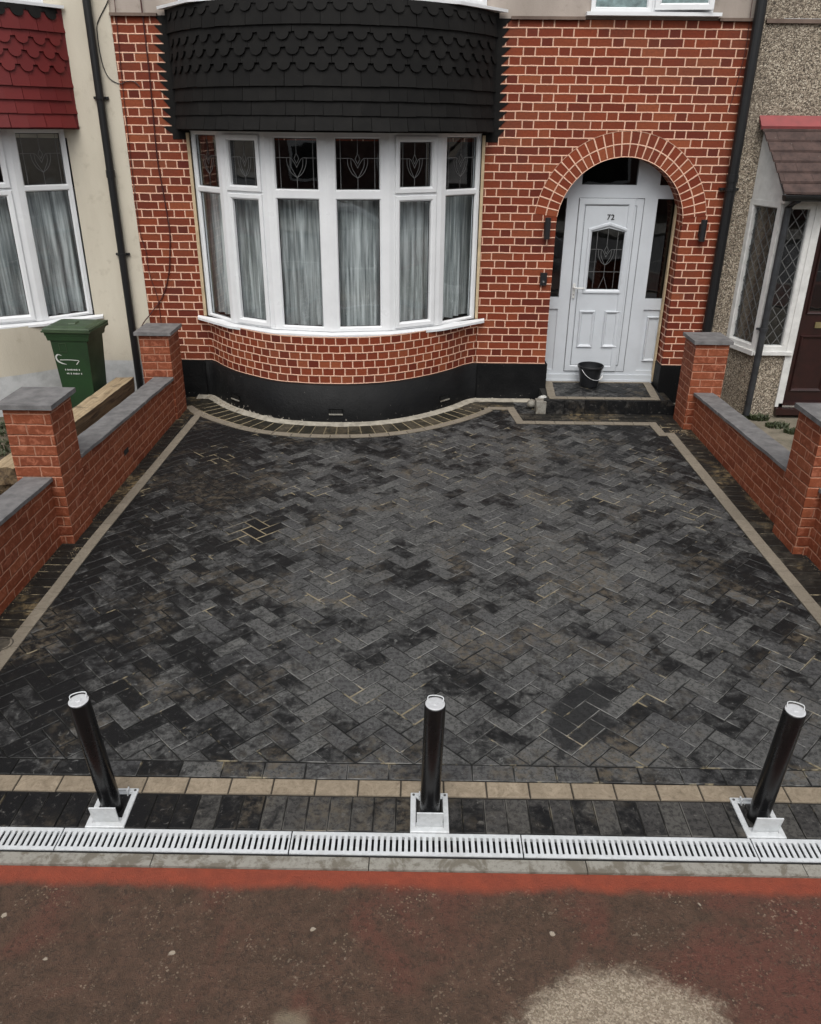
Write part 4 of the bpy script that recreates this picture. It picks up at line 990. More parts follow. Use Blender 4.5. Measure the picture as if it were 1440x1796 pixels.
for (x0, x1) in ((2.95, 3.075), (4.03, 4.29)):
    g = MB(); TT = planeT((0, YD+.018), (1, 0), (0, -1)); g.poly([TT(x0, .285, 0), TT(x1, .285, 0), TT(x1, .975, 0), TT(x0, .975, 0)])
    if x1-x0 > .2: moulding(g, TT, rc(x0+.055, x1-.055, .39, .90), .03, .02)
    g.build('side_panel', 'door_upvc', df)
# door leaf: sash frame, inset slab, mouldings, glass
lf = MB(); lf.ring(T, rc(3.205, 3.791, .275, 2.13), [(0, -.03), (0, .012), (.004, .016), (.055, .016), (.068, .004), (.068, -.004)])
T2 = planeT((0, YD+.001), (1, 0), (0, -1))
gp = [(3.37, 1.192), (3.722, 1.192), (3.725, 1.795), (3.547, 1.835), (3.370, 1.795)]
gl_ = gp
# slab with glass hole: top, sides, bottom
x0, x1, z0, z1 = 3.273, 3.817, .343, 2.062
for P in ([(x0, z0), (x1, z0), (x1, 1.192), (x0, 1.192)], [(x0, 1.192), (3.37, 1.192), (3.37, 1.795), (x0, 1.795)], [(3.722, 1.192), (x1, 1.192), (x1, 1.795), (3.725, 1.795)],
          [(x0, 1.795), (3.37, 1.795), (3.547, 1.835), (3.547, z1), (x0, z1)], [(3.547, 1.835), (3.725, 1.795), (x1, 1.795), (x1, z1), (3.547, z1)]):
    lf.poly([T2(a, c, .006) for a, c in P])
lf.ring(T2, [(3.325, 1.145), (3.765, 1.145), (3.768, 1.83), (3.547, 1.895), (3.325, 1.83)], [(0, .006), (.010, .020), (.028, .020), (.046, .006), (.048, -.02)])
for a, c in ((3.318, 3.495), (3.597, 3.783)): moulding(lf, T2, rc(a, c, .548, .962), .034, .018, .006)
leaf = lf.build('front_door', 'door_upvc', house)
g = MB(); g.ring(T, rc(3.273, 3.817, .343, 2.062), [(0, .0085), (.0035, .0085)]); g.ring(T, rc(3.2, 3.89, .27, 2.135), [(0, .006), (.004, .006)]); g.build('seal', 'black_plastic', leaf)
g = MB(); g.poly([T2(a, c, -.008) for a, c in gp]); g.build('door_glass', 'glass_door', leaf)
g = MB(); cx, cz = 3.547, 1.545
pl = lead_tulip(g, T2, cx, cz, .17, .19, -.006, r=.0022)
for x in (3.435, 3.655): pl([(x, 1.2), (x, 1.80)])
pl([(cx, cz+.10), (cx, 1.83)]); pl([(cx, cz-.09), (cx, 1.33)]); pl([(3.37, 1.38), (3.722, 1.38)]); pl([(3.37, 1.615), (3.47, 1.615)]); pl([(3.63, 1.615), (3.722, 1.615)])
pl([(cx, 1.33), (cx-.05, 1.195)]); pl([(cx, 1.33), (cx+.05, 1.195)])
g.build('door_lead', 'lead', leaf)
g = MB(); g.box(3.215, 3.243, YD-.030, YD-.016, 1.10, 1.255); hd = g.build('handle_plate', 'white_paint', leaf, bevel=.006)
g = MB(); g.tube([(3.229, YD-.03, 1.215), (3.229, YD-.07, 1.215), (3.245, YD-.078, 1.215), (3.335, YD-.078, 1.213)], .009, 8); g.build('handle', 'white_paint', hd)
g = MB(); g.lathe([(.006, -.001), (.006, .001), (0, .001)], 0, 0, 10); ko = g.build('keyhole', 'ink', hd, loc=(3.229, YD-.031, 1.135)); ko.rotation_euler = (PI/2, 0, 0)
def text(body, loc, size, mat, parent, name, rot=(PI/2, 0, 0), ext=.0015, align='CENTER'):
    cu = bpy.data.curves.new(name, 'FONT'); cu.body = body; cu.size = size; cu.extrude = ext; cu.align_x = align; cu.align_y = 'CENTER'
    o = bpy.data.objects.new(name, cu); C.objects.link(o); o.location = loc; o.rotation_euler = rot; cu.materials.append(M[mat])
    if parent:
        o.parent = parent
    return o
tx = text('72', (3.552, YD-.0075, 1.942), .075, 'ink', leaf, 'house_number'); tx.data.offset = .0015; tx.data.space_character = 1.15
bpy.context.view_layer.update(); tm = bpy.data.meshes.new_from_object(tx.evaluated_get(bpy.context.evaluated_depsgraph_get())); tcu = tx.data
nb_ = bpy.data.objects.new('house_number', tm); C.objects.link(nb_); nb_.matrix_local = tx.matrix_local; nb_.parent = leaf; bpy.data.objects.remove(tx); bpy.data.curves.remove(tcu); nb_.name = 'house_number'


# ---------------- fittings on the front
g = MB(); g.box(2.815, 2.885, D-.03, D-.001, 1.275, 1.405); bell = g.build('video_doorbell', 'black_plastic', bevel=.008); bell.data.materials
tag(bell, 'small black video doorbell with a round button on the brick left of the door', 'doorbell')
g = MB(); g.lathe([(.017, 0), (.017, .004), (.012, .006), (0, .006)], 0, 0, 20); o = g.build('button', 'pipe_grey', bell, loc=(2.85, D-.0295, 1.312)); o.rotation_euler = (PI/2, 0, 0)
g = MB(); g.lathe([(.009, 0), (.009, .003), (0, .003)], 0, 0, 16); o = g.build('lens', 'chrome', bell, loc=(2.85, D-.035, 1.312)); o.rotation_euler = (PI/2, 0, 0)
for x, z, lab in ((2.845, 1.855, 'slim black wall lamp on the brick at the left foot of the arch'), (4.452, 1.85, 'slim black wall lamp on the brick at the right foot of the arch')):
    t = thing('wall_lamp', lab, 'wall lamp', (x, D, z-.11), 'black up and down wall lamps beside the porch arch')
    g = MB(); g.box(x-.03, x+.03, D-.018, D-.003, z-.06, z+.06); g.build('back_plate', 'black_plastic', t, bevel=.003)
    g = MB(); g.lathe([(.024, z-.10), (.031, z-.105), (.031, z+.105), (.024, z+.10)], x, D-.052, 20); g.box(x-.012, x+.012, D-.04, D-.016, z-.02, z+.02); g.build('lamp_body', 'black_plastic', t)
def pipe(name, lab, x, y, z0, z1, r, mat, brackets, joints=(), rect_=False, lean=0):
    t = thing(name, lab, 'drainpipe', (x, y, max(z0, 0)))
    g = MB(); g.tube([(x, y, z0), (x+lean, y, z1)], r, 14)
    for z in joints: g.tube([(x, y, z), (x, y, z+.07)], r*1.17, 14)
    g.build('pipe', mat, t)
    for z in brackets:
        g = MB(); g.tube([(x, y, z-.012), (x, y, z+.012)], r*1.22, 14); g.box(x-r*1.9, x+r*1.9, y+r*.6, D-.002, z-.012, z+.012); g.build('bracket', mat, t)
pipe('drainpipe', 'long black drainpipe on the cream wall at the left edge of the brickwork', -1.612, D-.055, 0.0, 6.0, .038, 'pipe_black', (3.02, 1.55), (2.30, ))
pipe('drainpipe', 'long black drainpipe between the red brickwork and the pebbledash', 4.655, D-.075, 0.0, 6.0, .05, 'pipe_black', (2.25, 4.2), (2.32,))
def cable(name, pts, r, mat, lab):
    g = MB(); g.tube(spline(pts, 5), r, 6); tag(g.build(name, mat), lab, 'cable')
y = D-.012
cable('cable', [(-1.115, y, 4.6), (-1.115, y, 3.84), (-1.115, y, 3.23), (-1.133, y, 2.52), (-1.115, y, 2.2), (-1.091, y, 1.8), (-1.113, y, 1.58), (-1.153, y, 1.35), (-1.25, y, 1.11), (-1.398, y-.02, .926), (-1.5, y-.04, .80), (-1.56, y-.02, .60)], .0065, 'cable', 'thick dark red cable running down the brickwork and curving left towards the drainpipe')
cable('cable', [(-1.362, y, 4.5), (-1.362, y, 3.84), (-1.39, y, 3.13), (-1.403, y, 2.36), (-1.405, y, 1.81), (-1.367, y, 1.58), (-1.361, y, 1.35), (-1.306, y, 1.11), (-1.30, y, .85), (-1.31, y, .5)], .0035, 'cable', 'thin dark red cable close to the left edge of the brickwork')
cable('cable', [(-1.40, y, 3.95), (-1.421, y, 3.84), (-1.545, y, 3.664), (-1.567, y, 3.561), (-1.562, y, 3.348), (-1.518, y, 3.203), (-1.416, y, 3.145), (-1.346, y, 3.165), (-1.274, y, 3.166), (-1.224, y, 3.122)], .0045, 'cable_black', 'loose black cable looping from the left drainpipe onto the brickwork')
cable('cable', [(4.60, D-.02, 4.4), (4.585, D-.02, 3.9), (4.60, D-.012, 3.5), (4.57, D-.012, 3.2), (4.53, D-.012, 2.95)], .003, 'cable', 'thin cable on the brickwork beside the right drainpipe, above the arch')

# ================================================================== LEFT NEIGHBOUR
lh = thing('neighbour_house', 'cream rendered house with a red tiled bay at the left edge', 'house', (-3.5, D, 0)); DXL = -4.165
g = MB(); yl = D-.006
g.poly([(XL, yl, -.03), (XL, D+.05, -.03), (XL, D+.05, 6.1), (XL, yl, 6.1)])
quad(g, -2.02, XL, -.03, 6.1, yl); quad(g, -5.1, -2.02, 2.66, 6.1, yl); quad(g, -7.5, -5.0, -.03, 6.1, yl)
bl2 = [(p[0]+DXL, p[1]) for p in bw]
for i in range(len(bl2)-1):
    a, c = bl2[i], bl2[i+1]; g.poly([(a[0], a[1]-.01, -.03), (c[0], c[1]-.01, -.03), (c[0], c[1]-.01, 0.89), (a[0], a[1]-.01, 0.89)], smooth=True)
g.build('rendered_wall', 'cream', lh)
bw2, W2 = bay_window(lh, DXL); skirt(lh, DXL+.045, 'tile_red', 'tile_black'); upper_bay(lh, DXL, 'cream')
g = MB(); room(g, -5.4, -1.6, 6.45, 9.5, .05, 3.0); room(g, -5.4, -1.6, 6.5, 9.5, 3.75, 5.4); g.build('interior', 'room', lh)
g = MB(); nw = offset(W2, -.15); net_sheet(g, nw+[(nw[-1][0]+.25, nw[-1][1]+.20)], 0.93, 2.19, 11, .03); tag(g.build('net_curtain', 'net'), 'pleated white net curtain behind the window under the red tiles', 'curtain')
g = MB(); g.hexa([(-7.5, D-.35, 6.0), (XL-.001, D-.35, 6.0), (XL-.001, D+4.5, 9.0), (-7.5, D+4.5, 9.0), (-7.5, D-.35, 6.12), (XL-.001, D-.35, 6.12), (XL-.001, D+4.5, 9.12), (-7.5, D+4.5, 9.12)]); g.build('roof', 'roof_brown', lh)

# ================================================================== RIGHT NEIGHBOUR
rh = thing('neighbour_house', 'pebbledashed house with a small tiled porch and brown door at the right edge', 'house', (5.5, D, 0))
YF = 5.955; xa, xb, xc = 4.915, 5.055, 5.425
g = MB(); quad(g, XR+.001, xa, -.03, 6.1, D-.004); quad(g, xa, 10.5, 2.2, 3.70, D-.004); quad(g, xa, 10.5, 3.74, 6.1, D-.004)
g.poly([(xa, D, -.03), (xb, YF, -.03), (xb, YF, .70), (xa, D, .70)]); g.poly([(xb, YF, -.03), (xc, YF, -.03), (xc, YF, .70), (xb, YF, .70)])
g.build('pebbledash_wall', 'pebbledash', rh)
g = MB(); g.box(XR+.05, 10.5, D-.03, D+.02, 3.70, 3.735); g.build('string_course', 'string_course', rh)
# corner window of the porch
t1 = (Vector((xb, YF))-Vector((xa, D))); l1 = t1.length; t1.normalize(); T1 = planeT((xa, D), t1, (-abs(t1.y), -t1.x) if True else 0)
n1 = Vector((t1.y, -t1.x)); T1 = planeT((xa, D), t1, n1); TF = planeT((xb, YF), (1, 0), (0, -1))
pw = MB()
pw.ring(T1, rc(0, l1-.005, .70, 2.16), [(0, -.05), (0, .012), (.05, .012), (.06, 0), (.06, -.04)])
pw.ring(TF, rc(0, .33, .70, 2.16), [(0, -.05), (0, .012), (.05, .012), (.06, 0), (.06, -.04)])
pwo = pw.build('porch_window', 'white_paint', rh, bevel=.003)
pw = MB(); pw.box(xb+.325, xb+.40, YF-.02, YF+.06, .10, 2.16); pw.build('door_post', 'white_paint', rh, bevel=.004)
g = MB(); P = [T1(-.02, .66, .045), T1(l1+.02, .66, .045), T1(l1+.02, .66, -.05), T1(-.02, .66, -.05)]
g.hexa(P+[(p[0], p[1], p[2]+.045) for p in P]); g.box(xb-.02, xb+.385, YF-.05, YF+.05, .668, .702); g.build('sill', 'white_paint', pwo, bevel=.003)
g = MB(); g.poly([T1(.055, .755, -.03), T1(l1-.055, .755, -.03), T1(l1-.055, 2.105, -.03), T1(.055, 2.105, -.03)]); g.build('pane', 'glass', pwo)
g = MB(); g.poly([TF(.055, .755, -.03), TF(.275, .755, -.03), TF(.275, 2.105, -.03), TF(.055, 2.105, -.03)]); g.build('pane', 'glass', pwo)
# diamond leading
def diamonds(Tt, x0, x1, z0, z1, px, pz, d):
    g = MB(); r = .0032
    segs = []
    n = int((z1-z0)/pz)+3
    for k in range(-n, 2*n):
        for s in (-1, 1):
            # line z = zc + s*(x-x0)*pz/px
            zc = z0+k*pz+(0 if s > 0 else 0); pts = []
            za, zb = zc, zc+s*(x1-x0)*pz/px; a, b_ = x0, x1
            def xat(z): return x0+(z-zc)/(s*pz/px)
            lo, hi = min(za, zb), max(za, zb)
            if hi <= z0 or lo >= z1: continue
            xs = [x0, x1]
            if lo < z0: v = xat(z0); xs = [v, x1] if s > 0 else [x0, v]
            if hi > z1: v = xat(z1); xs = [xs[0], v] if s > 0 else [v, xs[1]]
            if xs[1]-xs[0] < .01: continue
            A = (xs[0], zc+s*(xs[0]-x0)*pz/px); B = (xs[1], zc+s*(xs[1]-x0)*pz/px)
            dx, dz = B[0]-A[0], B[1]-A[1]; l = math.hypot(dx, dz); ox, oz = -dz/l*r, dx/l*r
            Q = [(A[0]+ox, A[1]+oz), (A[0]-ox, A[1]-oz), (B[0]-ox, B[1]-oz), (B[0]+ox, B[1]+oz)]
            g.hexa([Tt(p[0], p[1], d) for p in Q]+[Tt(p[0], p[1], d+.003) for p in Q])
    return g
diamonds(TF, .055, .275, .755, 2.105, .11, .155, -.029).build('diamond_lead', 'lead', pwo)
diamonds(T1, .055, l1-.055, .755, 2.105, .11, .155, -.029).build('diamond_lead', 'lead', pwo)
g = MB(); room(g, xb+.02, 7.6, YF+.06, 7.4, .0, 2.25); g.build('interior', 'room', rh)
# cheek and lean-to roof
g = MB(); P = [(xa, D-.003, 2.16), (xb-.01, YF+.01, 2.16), (xb-.01, YF+.01, 2.22), (xa, D-.003, 2.86)]; g.poly(P); g.poly([(p[0]+.03, p[1], p[2]) for p in P][::-1]); g.build('roof_cheek', 'white_paint', rh)
g = MB(); rows = 7; x0r, x1r = 4.865, 10.5
ytop, ztop, ybot, zbot = D-.01, 2.86, 5.80, 2.235
for k in range(rows):
    a, c = k/rows, (k+1)/rows+.02; n = int((x1r-x0r)/.27)
    for j in range(n):
        xx = x0r+.115*(1-(k+.5)/rows)*0+j*.27-(.135 if k % 2 else 0); xe = xx+.268; 
        xlim = x0r+.13*(k/rows)
        xx = max(xx, xlim);
        if xe <= xx: continue
        y0_, z0_ = ybot+(ytop-ybot)*(1-a), zbot+(ztop-zbot)*(1-a); y1_, z1_ = ybot+(ytop-ybot)*(1-c), zbot+(ztop-zbot)*(1-c)
        up = .024; jz = random.uniform(-.002, .002)
        g.hexa([(xx, y1_, z1_+up+jz), (xe, y1_, z1_+up+jz), (xe, y0_, z0_), (xx, y0_, z0_), (xx, y1_, z1_+up+.02+jz), (xe, y1_, z1_+up+.02+jz), (xe, y0_, z0_+.018), (xx, y0_, z0_+.018)])
g.build('porch_roof', 'roof_brown', rh)
g = MB(); g.hexa([(4.845, D-.10, 2.80), (10.5, D-.10, 2.80), (10.5, D, 2.90), (4.845, D, 2.90), (4.845, D-.11, 2.83), (10.5, D-.11, 2.83), (10.5, D-.003, 2.925), (4.845, D-.003, 2.925)]); g.build('roof_flashing', 'flash_red', rh)
g = MB()
for k in range(8):
    a0, a1 = PI+PI*k/8, PI+PI*(k+1)/8
    g.poly([(x, 5.752+.048*math.cos(a), 2.238+.052*math.sin(a)) for x, a in ((4.965, a0), (10.5, a0), (10.5, a1), (4.965, a1))], smooth=True)
g.poly([(4.965, 5.752+.048*math.cos(PI+PI*k/8), 2.238+.052*math.sin(PI+PI*k/8)) for k in range(9)]); g.build('gutter', 'pipe_black', rh)
g = MB(); g.box(xb-.03, 10.5, 5.86, YF+.02, 2.155, 2.23); g.build('fascia', 'white_paint', rh)
# brown door in the porch
g = MB(); YB = YF+.05; Tb = planeT((0, YB), (1, 0), (0, -1)); xd = xb+.40
g.poly([Tb(xd, .14, 0), Tb(xd+.92, .14, 0), Tb(xd+.92, 2.16, 0), Tb(xd, 2.16, 0)])
for a, c in ((.07, .41), (.50, .84)):
    moulding(g, Tb, rc(xd+a, xd+c, .26, .86), .03, .02)
for a, c in ((.07, .41), (.50, .84)): moulding(g, Tb, rc(xd+a, xd+c, 1.08, 2.04), .03, .02)
bd = g.build('brown_door', 'brown_door', rh)
for a, c in ((.10, .38), (.53, .81)):
    for k in range(3): g = MB(); g.poly([Tb(xd+a, 1.11+k*.30, .003), Tb(xd+c, 1.11+k*.30, .003), Tb(xd+c, 1.38+k*.30, .003), Tb(xd+a, 1.38+k*.30, .003)]); g.build('door_glass', 'glass_door', bd)
g = MB(); g.box(xd+.19, xd+.45, YB-.015, YB-.002, .94, 1.00); g.build('letter_plate', 'brass', bd, bevel=.003)
g = MB(); g.box(xb+.33, 7.3, YF-.06, YF+.06, .02, .09); g.box(xb+.36, 7.3, YF-.02, YF+.06, .09, .14); g.build('door_sill', 'brown_door', rh, bevel=.006)
g = MB(); g.box(xb+.40, 7.3, YF-.03, YF-.021, .10, .118); g.build('weather_bar', 'chrome', rh)
g = MB(); g.box(xd+.92, 7.4, YF, YF+.06, 0, 2.16); g.build('porch_wall', 'pebbledash', rh)
g = MB(); g.hexa([(XR+.001, D-.35, 6.0), (10.5, D-.35, 6.0), (10.5, D+4.5, 9.0), (XR+.001, D+4.5, 9.0), (XR+.001, D-.35, 6.12), (10.5, D-.35, 6.12), (10.5, D+4.5, 9.12), (XR+.001, D+4.5, 9.12)]); g.build('roof', 'roof_brown', rh)
# upper window of the pebbledashed house
g = MB(); Tu = planeT((0, D-.006), (1, 0), (0, -1)); g.ring(Tu, rc(5.36, 6.6, 3.82, 4.95), [(0, -.02), (0, .03), (.05, .03), (.06, .01), (.06, 0)]); g.box(5.32, 6.64, D-.09, D-.005, 3.785, 3.82); uo = g.build('upper_window', 'upvc', rh)
g = MB(); g.poly([Tu(5.41, 3.87, .004), Tu(6.55, 3.87, .004), Tu(6.55, 4.9, .004), Tu(5.41, 4.9, .004)]); g.build('pane', 'glass_frost', uo)
# grey pipe in front of the porch corner
g = MB(); net_sheet(g, [(4.99, 6.36), (5.14, 6.03), (5.42, 6.03)][:2], .72, 2.12, 5, .02); tag(g.build('curtain', 'brown_net'), 'brown curtain behind the narrow side pane of the leaded porch window', 'curtain')
t = thing('drainpipe', 'grey drainpipe in front of the leaded porch window', 'drainpipe', (5.08, YF-.06, 0))
g = MB(); g.tube([(5.075, YF-.055, 0.0), (5.09, YF-.055, 2.12), (5.11, YF-.19, 2.20)], .034, 14); g.build('pipe', 'pipe_grey', t)
g = MB(); g.tube([(5.082, YF-.055, .925), (5.082, YF-.055, .955)], .043, 14); g.box(5.02, 5.145, YF-.03, YF-.01, .93, .95); g.build('bracket', 'pipe_grey', t)

# ================================================================== LOOSE THINGS
# bucket
bk = thing('bucket', 'black builder\'s bucket with wire handle on the doorstep', 'bucket', (3.465, 6.45, .158), world=False, rotz=.55)
g = MB(); g.lathe([(0, 0), (.095, 0), (.099, .006), (.132, .215), (.142, .215), (.146, .222), (.146, .238), (.140, .243), (.134, .240), (.130, .2), (.094, .012), (0, .012)], 0, 0, 32); g.build('body', 'black_plastic', bk)
g = MB(); pts = [(.143*math.cos(a), -.02-.10*math.sin(a)*1.1, .21-.115*math.sin(a)) for a in [PI*k/14 for k in range(15)]]; g.tube([(p[0], p[1], p[2]) for p in pts], .003, 6); g.build('wire_handle', 'galv', bk)
g = MB(); g.tube([(pts[4][0], pts[4][1], pts[4][2]), (pts[5][0], pts[5][1]-.001, pts[5][2]-.003), (pts[6][0]-.005, pts[6][1], pts[6][2])], .009, 8); g.build('grip', 'white_paint', bk)
# wheelie bin
bn = thing('wheelie_bin', 'tall green wheelie bin against the cream house behind the left wall', 'bin', (-1.905, 5.57, -.02), world=False); bn.rotation_euler.z = -0.04
g = MB(); h = .98
def frus(g, w0, d0, z0, w1, d1, z1, y0=0, y1=0): 
    g.hexa([(-w0, -d0+y0, z0), (w0, -d0+y0, z0), (w0, d0+y0, z0), (-w0, d0+y0, z0), (-w1, -d1+y1, z1), (w1, -d1+y1, z1), (w1, d1+y1, z1), (-w1, d1+y1, z1)])
frus(g, .142, .15, .05, .186, .195, .94, .01, 0); body = g.build('body', 'green', bn, bevel=.018)
g = MB(); frus(g, .222, .208, .935, .226, .212, .967); frus(g, .205, .200, .885, .215, .206, .933); g.build('rim', 'green', body, bevel=.005)
g = MB(); frus(g, .245, .225, .969, .246, .226, .984); frus(g, .235, .217, .985, .235, .217, .996); frus(g, .238, .220, .997, .225, .205, 1.010); frus(g, .205, .185, 1.011, .18, .165, 1.022); frus(g, .04, .05, 1.021, .035, .04, 1.034, -.02, -.02)
g.build('lid', 'green_lid', bn, bevel=.006)
g = MB(); g.tube([(-.20, .245, .985), (.20, .245, .985)], .014, 8); g.box(-.235, -.2, .20, .255, .95, 1.0); g.box(.2, .235, .20, .255, .95, 1.0); g.build('handle', 'green', bn)
for s in (-1, 1):
    g = MB(); prof = [(.03, -.02), (.1, -.02), (.1, .02), (.03, .02)]; g.lathe([(0, -.02), (.095, -.022), (.1, -.015), (.1, .015), (.095, .022), (0, .02)], 0, 0, 20)
    o = g.build('wheel', 'black_plastic', bn, loc=(s*.16, .17, .1)); o.rotation_euler = (0, PI/2, 0)
# mark on the front: white crescent swoosh, square label, two short lines of lettering
g = MB(); sl_ = .06/.89; yy = lambda z: -.18-(z-.05)*(.25-.19+.01-0.0)/.89*1.0-.0145-.0
def onf(x, z): return (x*1.05-.01, -(.140+(z-.05)*(.195-.140)/.89)-.0030, z)
def ribbon(g, pts, ws):
    for i in range(len(pts)-1):
        a, c = Vector(pts[i]), Vector(pts[i+1]); d = (c-a).normalized(); n0 = Vector((-d.y, d.x)); w0, w1 = ws[i], ws[i+1]
        g.poly([onf(*(a-n0*w0)), onf(*(c-n0*w1)), onf(*(c+n0*w1)), onf(*(a+n0*w0))])
cr = spline([(-.085, .735), (-.115, .745), (-.135, .73), (-.14, .705), (-.125, .675), (-.09, .655), (-.05, .645)], 5); n = len(cr)
ribbon(g, cr, [.0015+.007*math.sin(PI*k/(n-1)) for k in range(n)])
cr = spline([(-.11, .69), (-.02, .692), (.05, .688), (.075, .683), (.06, .665), (.045, .645)], 4); n = len(cr); ribbon(g, cr, [.0035]*n)
rr = random.Random(4)
for z, x0, x1 in ((.590, -.075, .065), (.550, -.068, .08)):
    x = x0
    while x < x1:
        wd = rr.choice((.008, .010, .012)); hh = rr.choice((.013, .017)); g.poly([onf(x, z-hh/2), onf(x+wd*.8, z-hh/2), onf(x+wd*.8, z+hh/2), onf(x, z+hh/2)]); x += wd+.003+(0.01 if rr.random() < .15 else 0)
g.build('logo', 'white_mark', body)
g = MB(); Tq = lambda a, z, d: (onf(a, z)[0], onf(a, z)[1]-d, z); g.ring(Tq, rc(-.09, -.02, .77, .86), [(0, 0), (.0, .003), (.004, .003), (.004, 0)]); g.build('label_recess', 'green_lid', body)

# sleepers lying behind the left wall
def sleeper(x, y0, y1, z0, w_, h, seed, lab, rz=0.0, tilt=0.0):
    rr = random.Random(seed); g = MB(); n = 24; nx = 3; nz = 2; L = y1-y0
    def P(i, j, k):
        u = i/nx; v = j/n; q = k/nz; e = (0.0035 if 0 < j < n else .008)
        rr2 = random.Random(seed*7919+i*131+j*17+k); return ((u-.5)*w_+rr2.uniform(-e, e), (v-.5)*L+rr2.uniform(-e, e)*2, q*h+rr2.uniform(-e, e)*.8)
    for j in range(n):
        for i in range(nx): g.poly([P(i, j, nz), P(i+1, j, nz), P(i+1, j+1, nz), P(i, j+1, nz)]); g.poly([P(i, j, 0), P(i, j+1, 0), P(i+1, j+1, 0), P(i+1, j, 0)])
        for k in range(nz): g.poly([P(nx, j, k), P(nx, j+1, k), P(nx, j+1, k+1), P(nx, j, k+1)]); g.poly([P(0, j, k), P(0, j, k+1), P(0, j+1, k+1), P(0, j+1, k)])
    for i in range(nx):
        for k in range(nz): g.poly([P(i, 0, k), P(i+1, 0, k), P(i+1, 0, k+1), P(i, 0, k+1)]); g.poly([P(i, n, k), P(i, n, k+1), P(i+1, n, k+1), P(i+1, n, k)])
    o = g.build('timber_sleeper', 'timber', loc=(x, (y0+y1)/2, z0), rotz=rz, bevel=.004, merge=True); o.rotation_euler.x = tilt
    tag(o, lab, 'timber', 'weathered timbers stacked behind the left garden wall')
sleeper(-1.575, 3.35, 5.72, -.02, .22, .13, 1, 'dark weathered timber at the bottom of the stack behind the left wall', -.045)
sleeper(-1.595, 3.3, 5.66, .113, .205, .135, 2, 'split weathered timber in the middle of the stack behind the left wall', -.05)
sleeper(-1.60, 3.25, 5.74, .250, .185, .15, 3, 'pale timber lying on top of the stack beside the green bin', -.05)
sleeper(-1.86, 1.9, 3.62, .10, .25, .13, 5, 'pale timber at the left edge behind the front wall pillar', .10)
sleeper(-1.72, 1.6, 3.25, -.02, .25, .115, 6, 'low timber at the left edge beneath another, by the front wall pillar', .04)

# rubble by the step
rr = random.Random(9)
def stone(x, y, z, r, mat, lab, seed):
    q = random.Random(seed); g = MB(); n, m_ = 10, 6
    def P(i, j):
        a = 2*PI*(i % n)/n; b_ = -PI/2+PI*j/m_; k = 1+.22*math.sin(3*a+seed)*math.cos(b_)+.1*math.sin(5*a+2*b_+seed)
        return (x+r*k*math.cos(a)*math.cos(b_)*1.2, y+r*k*math.sin(a)*math.cos(b_), z+r*.75*k*math.sin(b_))
    for i in range(n):
        for j in range(m_): g.poly([P(i, j), P(i+1, j), P(i+1, j+1), P(i, j+1)], smooth=True)
    tag(g.build('stone', mat, merge=True), lab, 'stone')
M['white_stone'] = plain('white_stone', (0.5, 0.5, 0.47), 0.8, var=.15, scale=30, bump=.4)
stone(2.795, 6.10, .05, .06, 'kerb', 'grey lump of broken concrete against the black plinth left of the doorstep', 2)
stone(2.90, 6.06, .125, .042, 'white_stone', 'white stone on the left end of the doorstep', 5)

# weeds
def weeds(name, spots, n, seed, lab):
    q = random.Random(seed); g = MB()
    for _ in range(n):
        sx, sy, sr, hh = q.choice(spots); a = q.uniform(0, 2*PI); r = sr*math.sqrt(q.random()); x, y = sx+r*math.cos(a), sy+r*math.sin(a)*.6; ang = q.uniform(0, 2*PI); l = hh*q.uniform(.4, 1); wd = q.uniform(.004, .012)
        dx, dy = math.cos(ang), math.sin(ang); lean = q.uniform(.2, .9)*l
        p0 = Vector((x, y, -.02)); p1 = p0+Vector((dx*lean*.4, dy*lean*.4, l*.7)); p2 = p0+Vector((dx*lean, dy*lean, l)); s_ = Vector((-dy, dx, 0))*wd
        g.poly([p0-s_*.4, p0+s_*.4, p1+s_, p1-s_]); g.poly([p1-s_, p1+s_, p2])
    tag(g.build(name, 'leaf'), lab, 'weeds', kind='stuff')
weeds('weeds', [(5.20, 5.85, .10, .06), (5.30, 5.62, .12, .05), (5.42, 5.45, .12, .05), (5.05, 5.88, .08, .05)], 1100, 1, 'low green weeds along the concrete below the brown door')
weeds('weeds', [(-2.5, 4.7, .35, .05), (-2.35, 4.2, .3, .035), (-2.7, 5.2, .3, .07)], 900, 2, 'rough green weeds on the soil at the left edge')

# ================================================================== ACROSS THE ROAD (seen only mirrored in the window panes)
M['car_paint'] = plain('car_paint', (0.55, 0.57, 0.58), 0.25, var=.02); M['car_glass'] = plain('car_glass', (0.01, 0.012, 0.013), 0.08)
M['far_brick'] = plain('far_brick', (0.12, 0.06, 0.045), 0.85, var=.2, scale=3); M['far_roof'] = plain('far_roof', (0.05, 0.04, 0.038), 0.85, var=.15, scale=3)
g = MB()
for k in range(-8, 10): g.poly([(k*5.2, -4.62, -0.111), (k*5.2+4.2, -4.62, -0.111), (k*5.2+4.2, -4.52, -0.111), (k*5.2, -4.52, -0.111)])
tag(g.build('road_marking', 'white_paint'), kind='structure')
car = thing('parked_car', 'silver hatchback parked along the kerb, mirrored in the bay window panes', 'car', (2.7, -3.6, -.115), world=False)
prof = [(-2.0, .30), (-2.02, .62), (-1.85, .86), (-1.62, 1.02), (-1.25, 1.38), (-.9, 1.48), (.15, 1.50), (.45, 1.42), (1.02, 1.02), (1.75, .88), (2.0, .66), (2.02, .32)]
g = MB(); W_ = .84
def half(z): return W_-(.17*max(0, z-.92)/.58)
for s in (-1, 1):
    P = [(x, s*half(z), z) for x, z in prof]; g.poly(P if s > 0 else P[::-1])
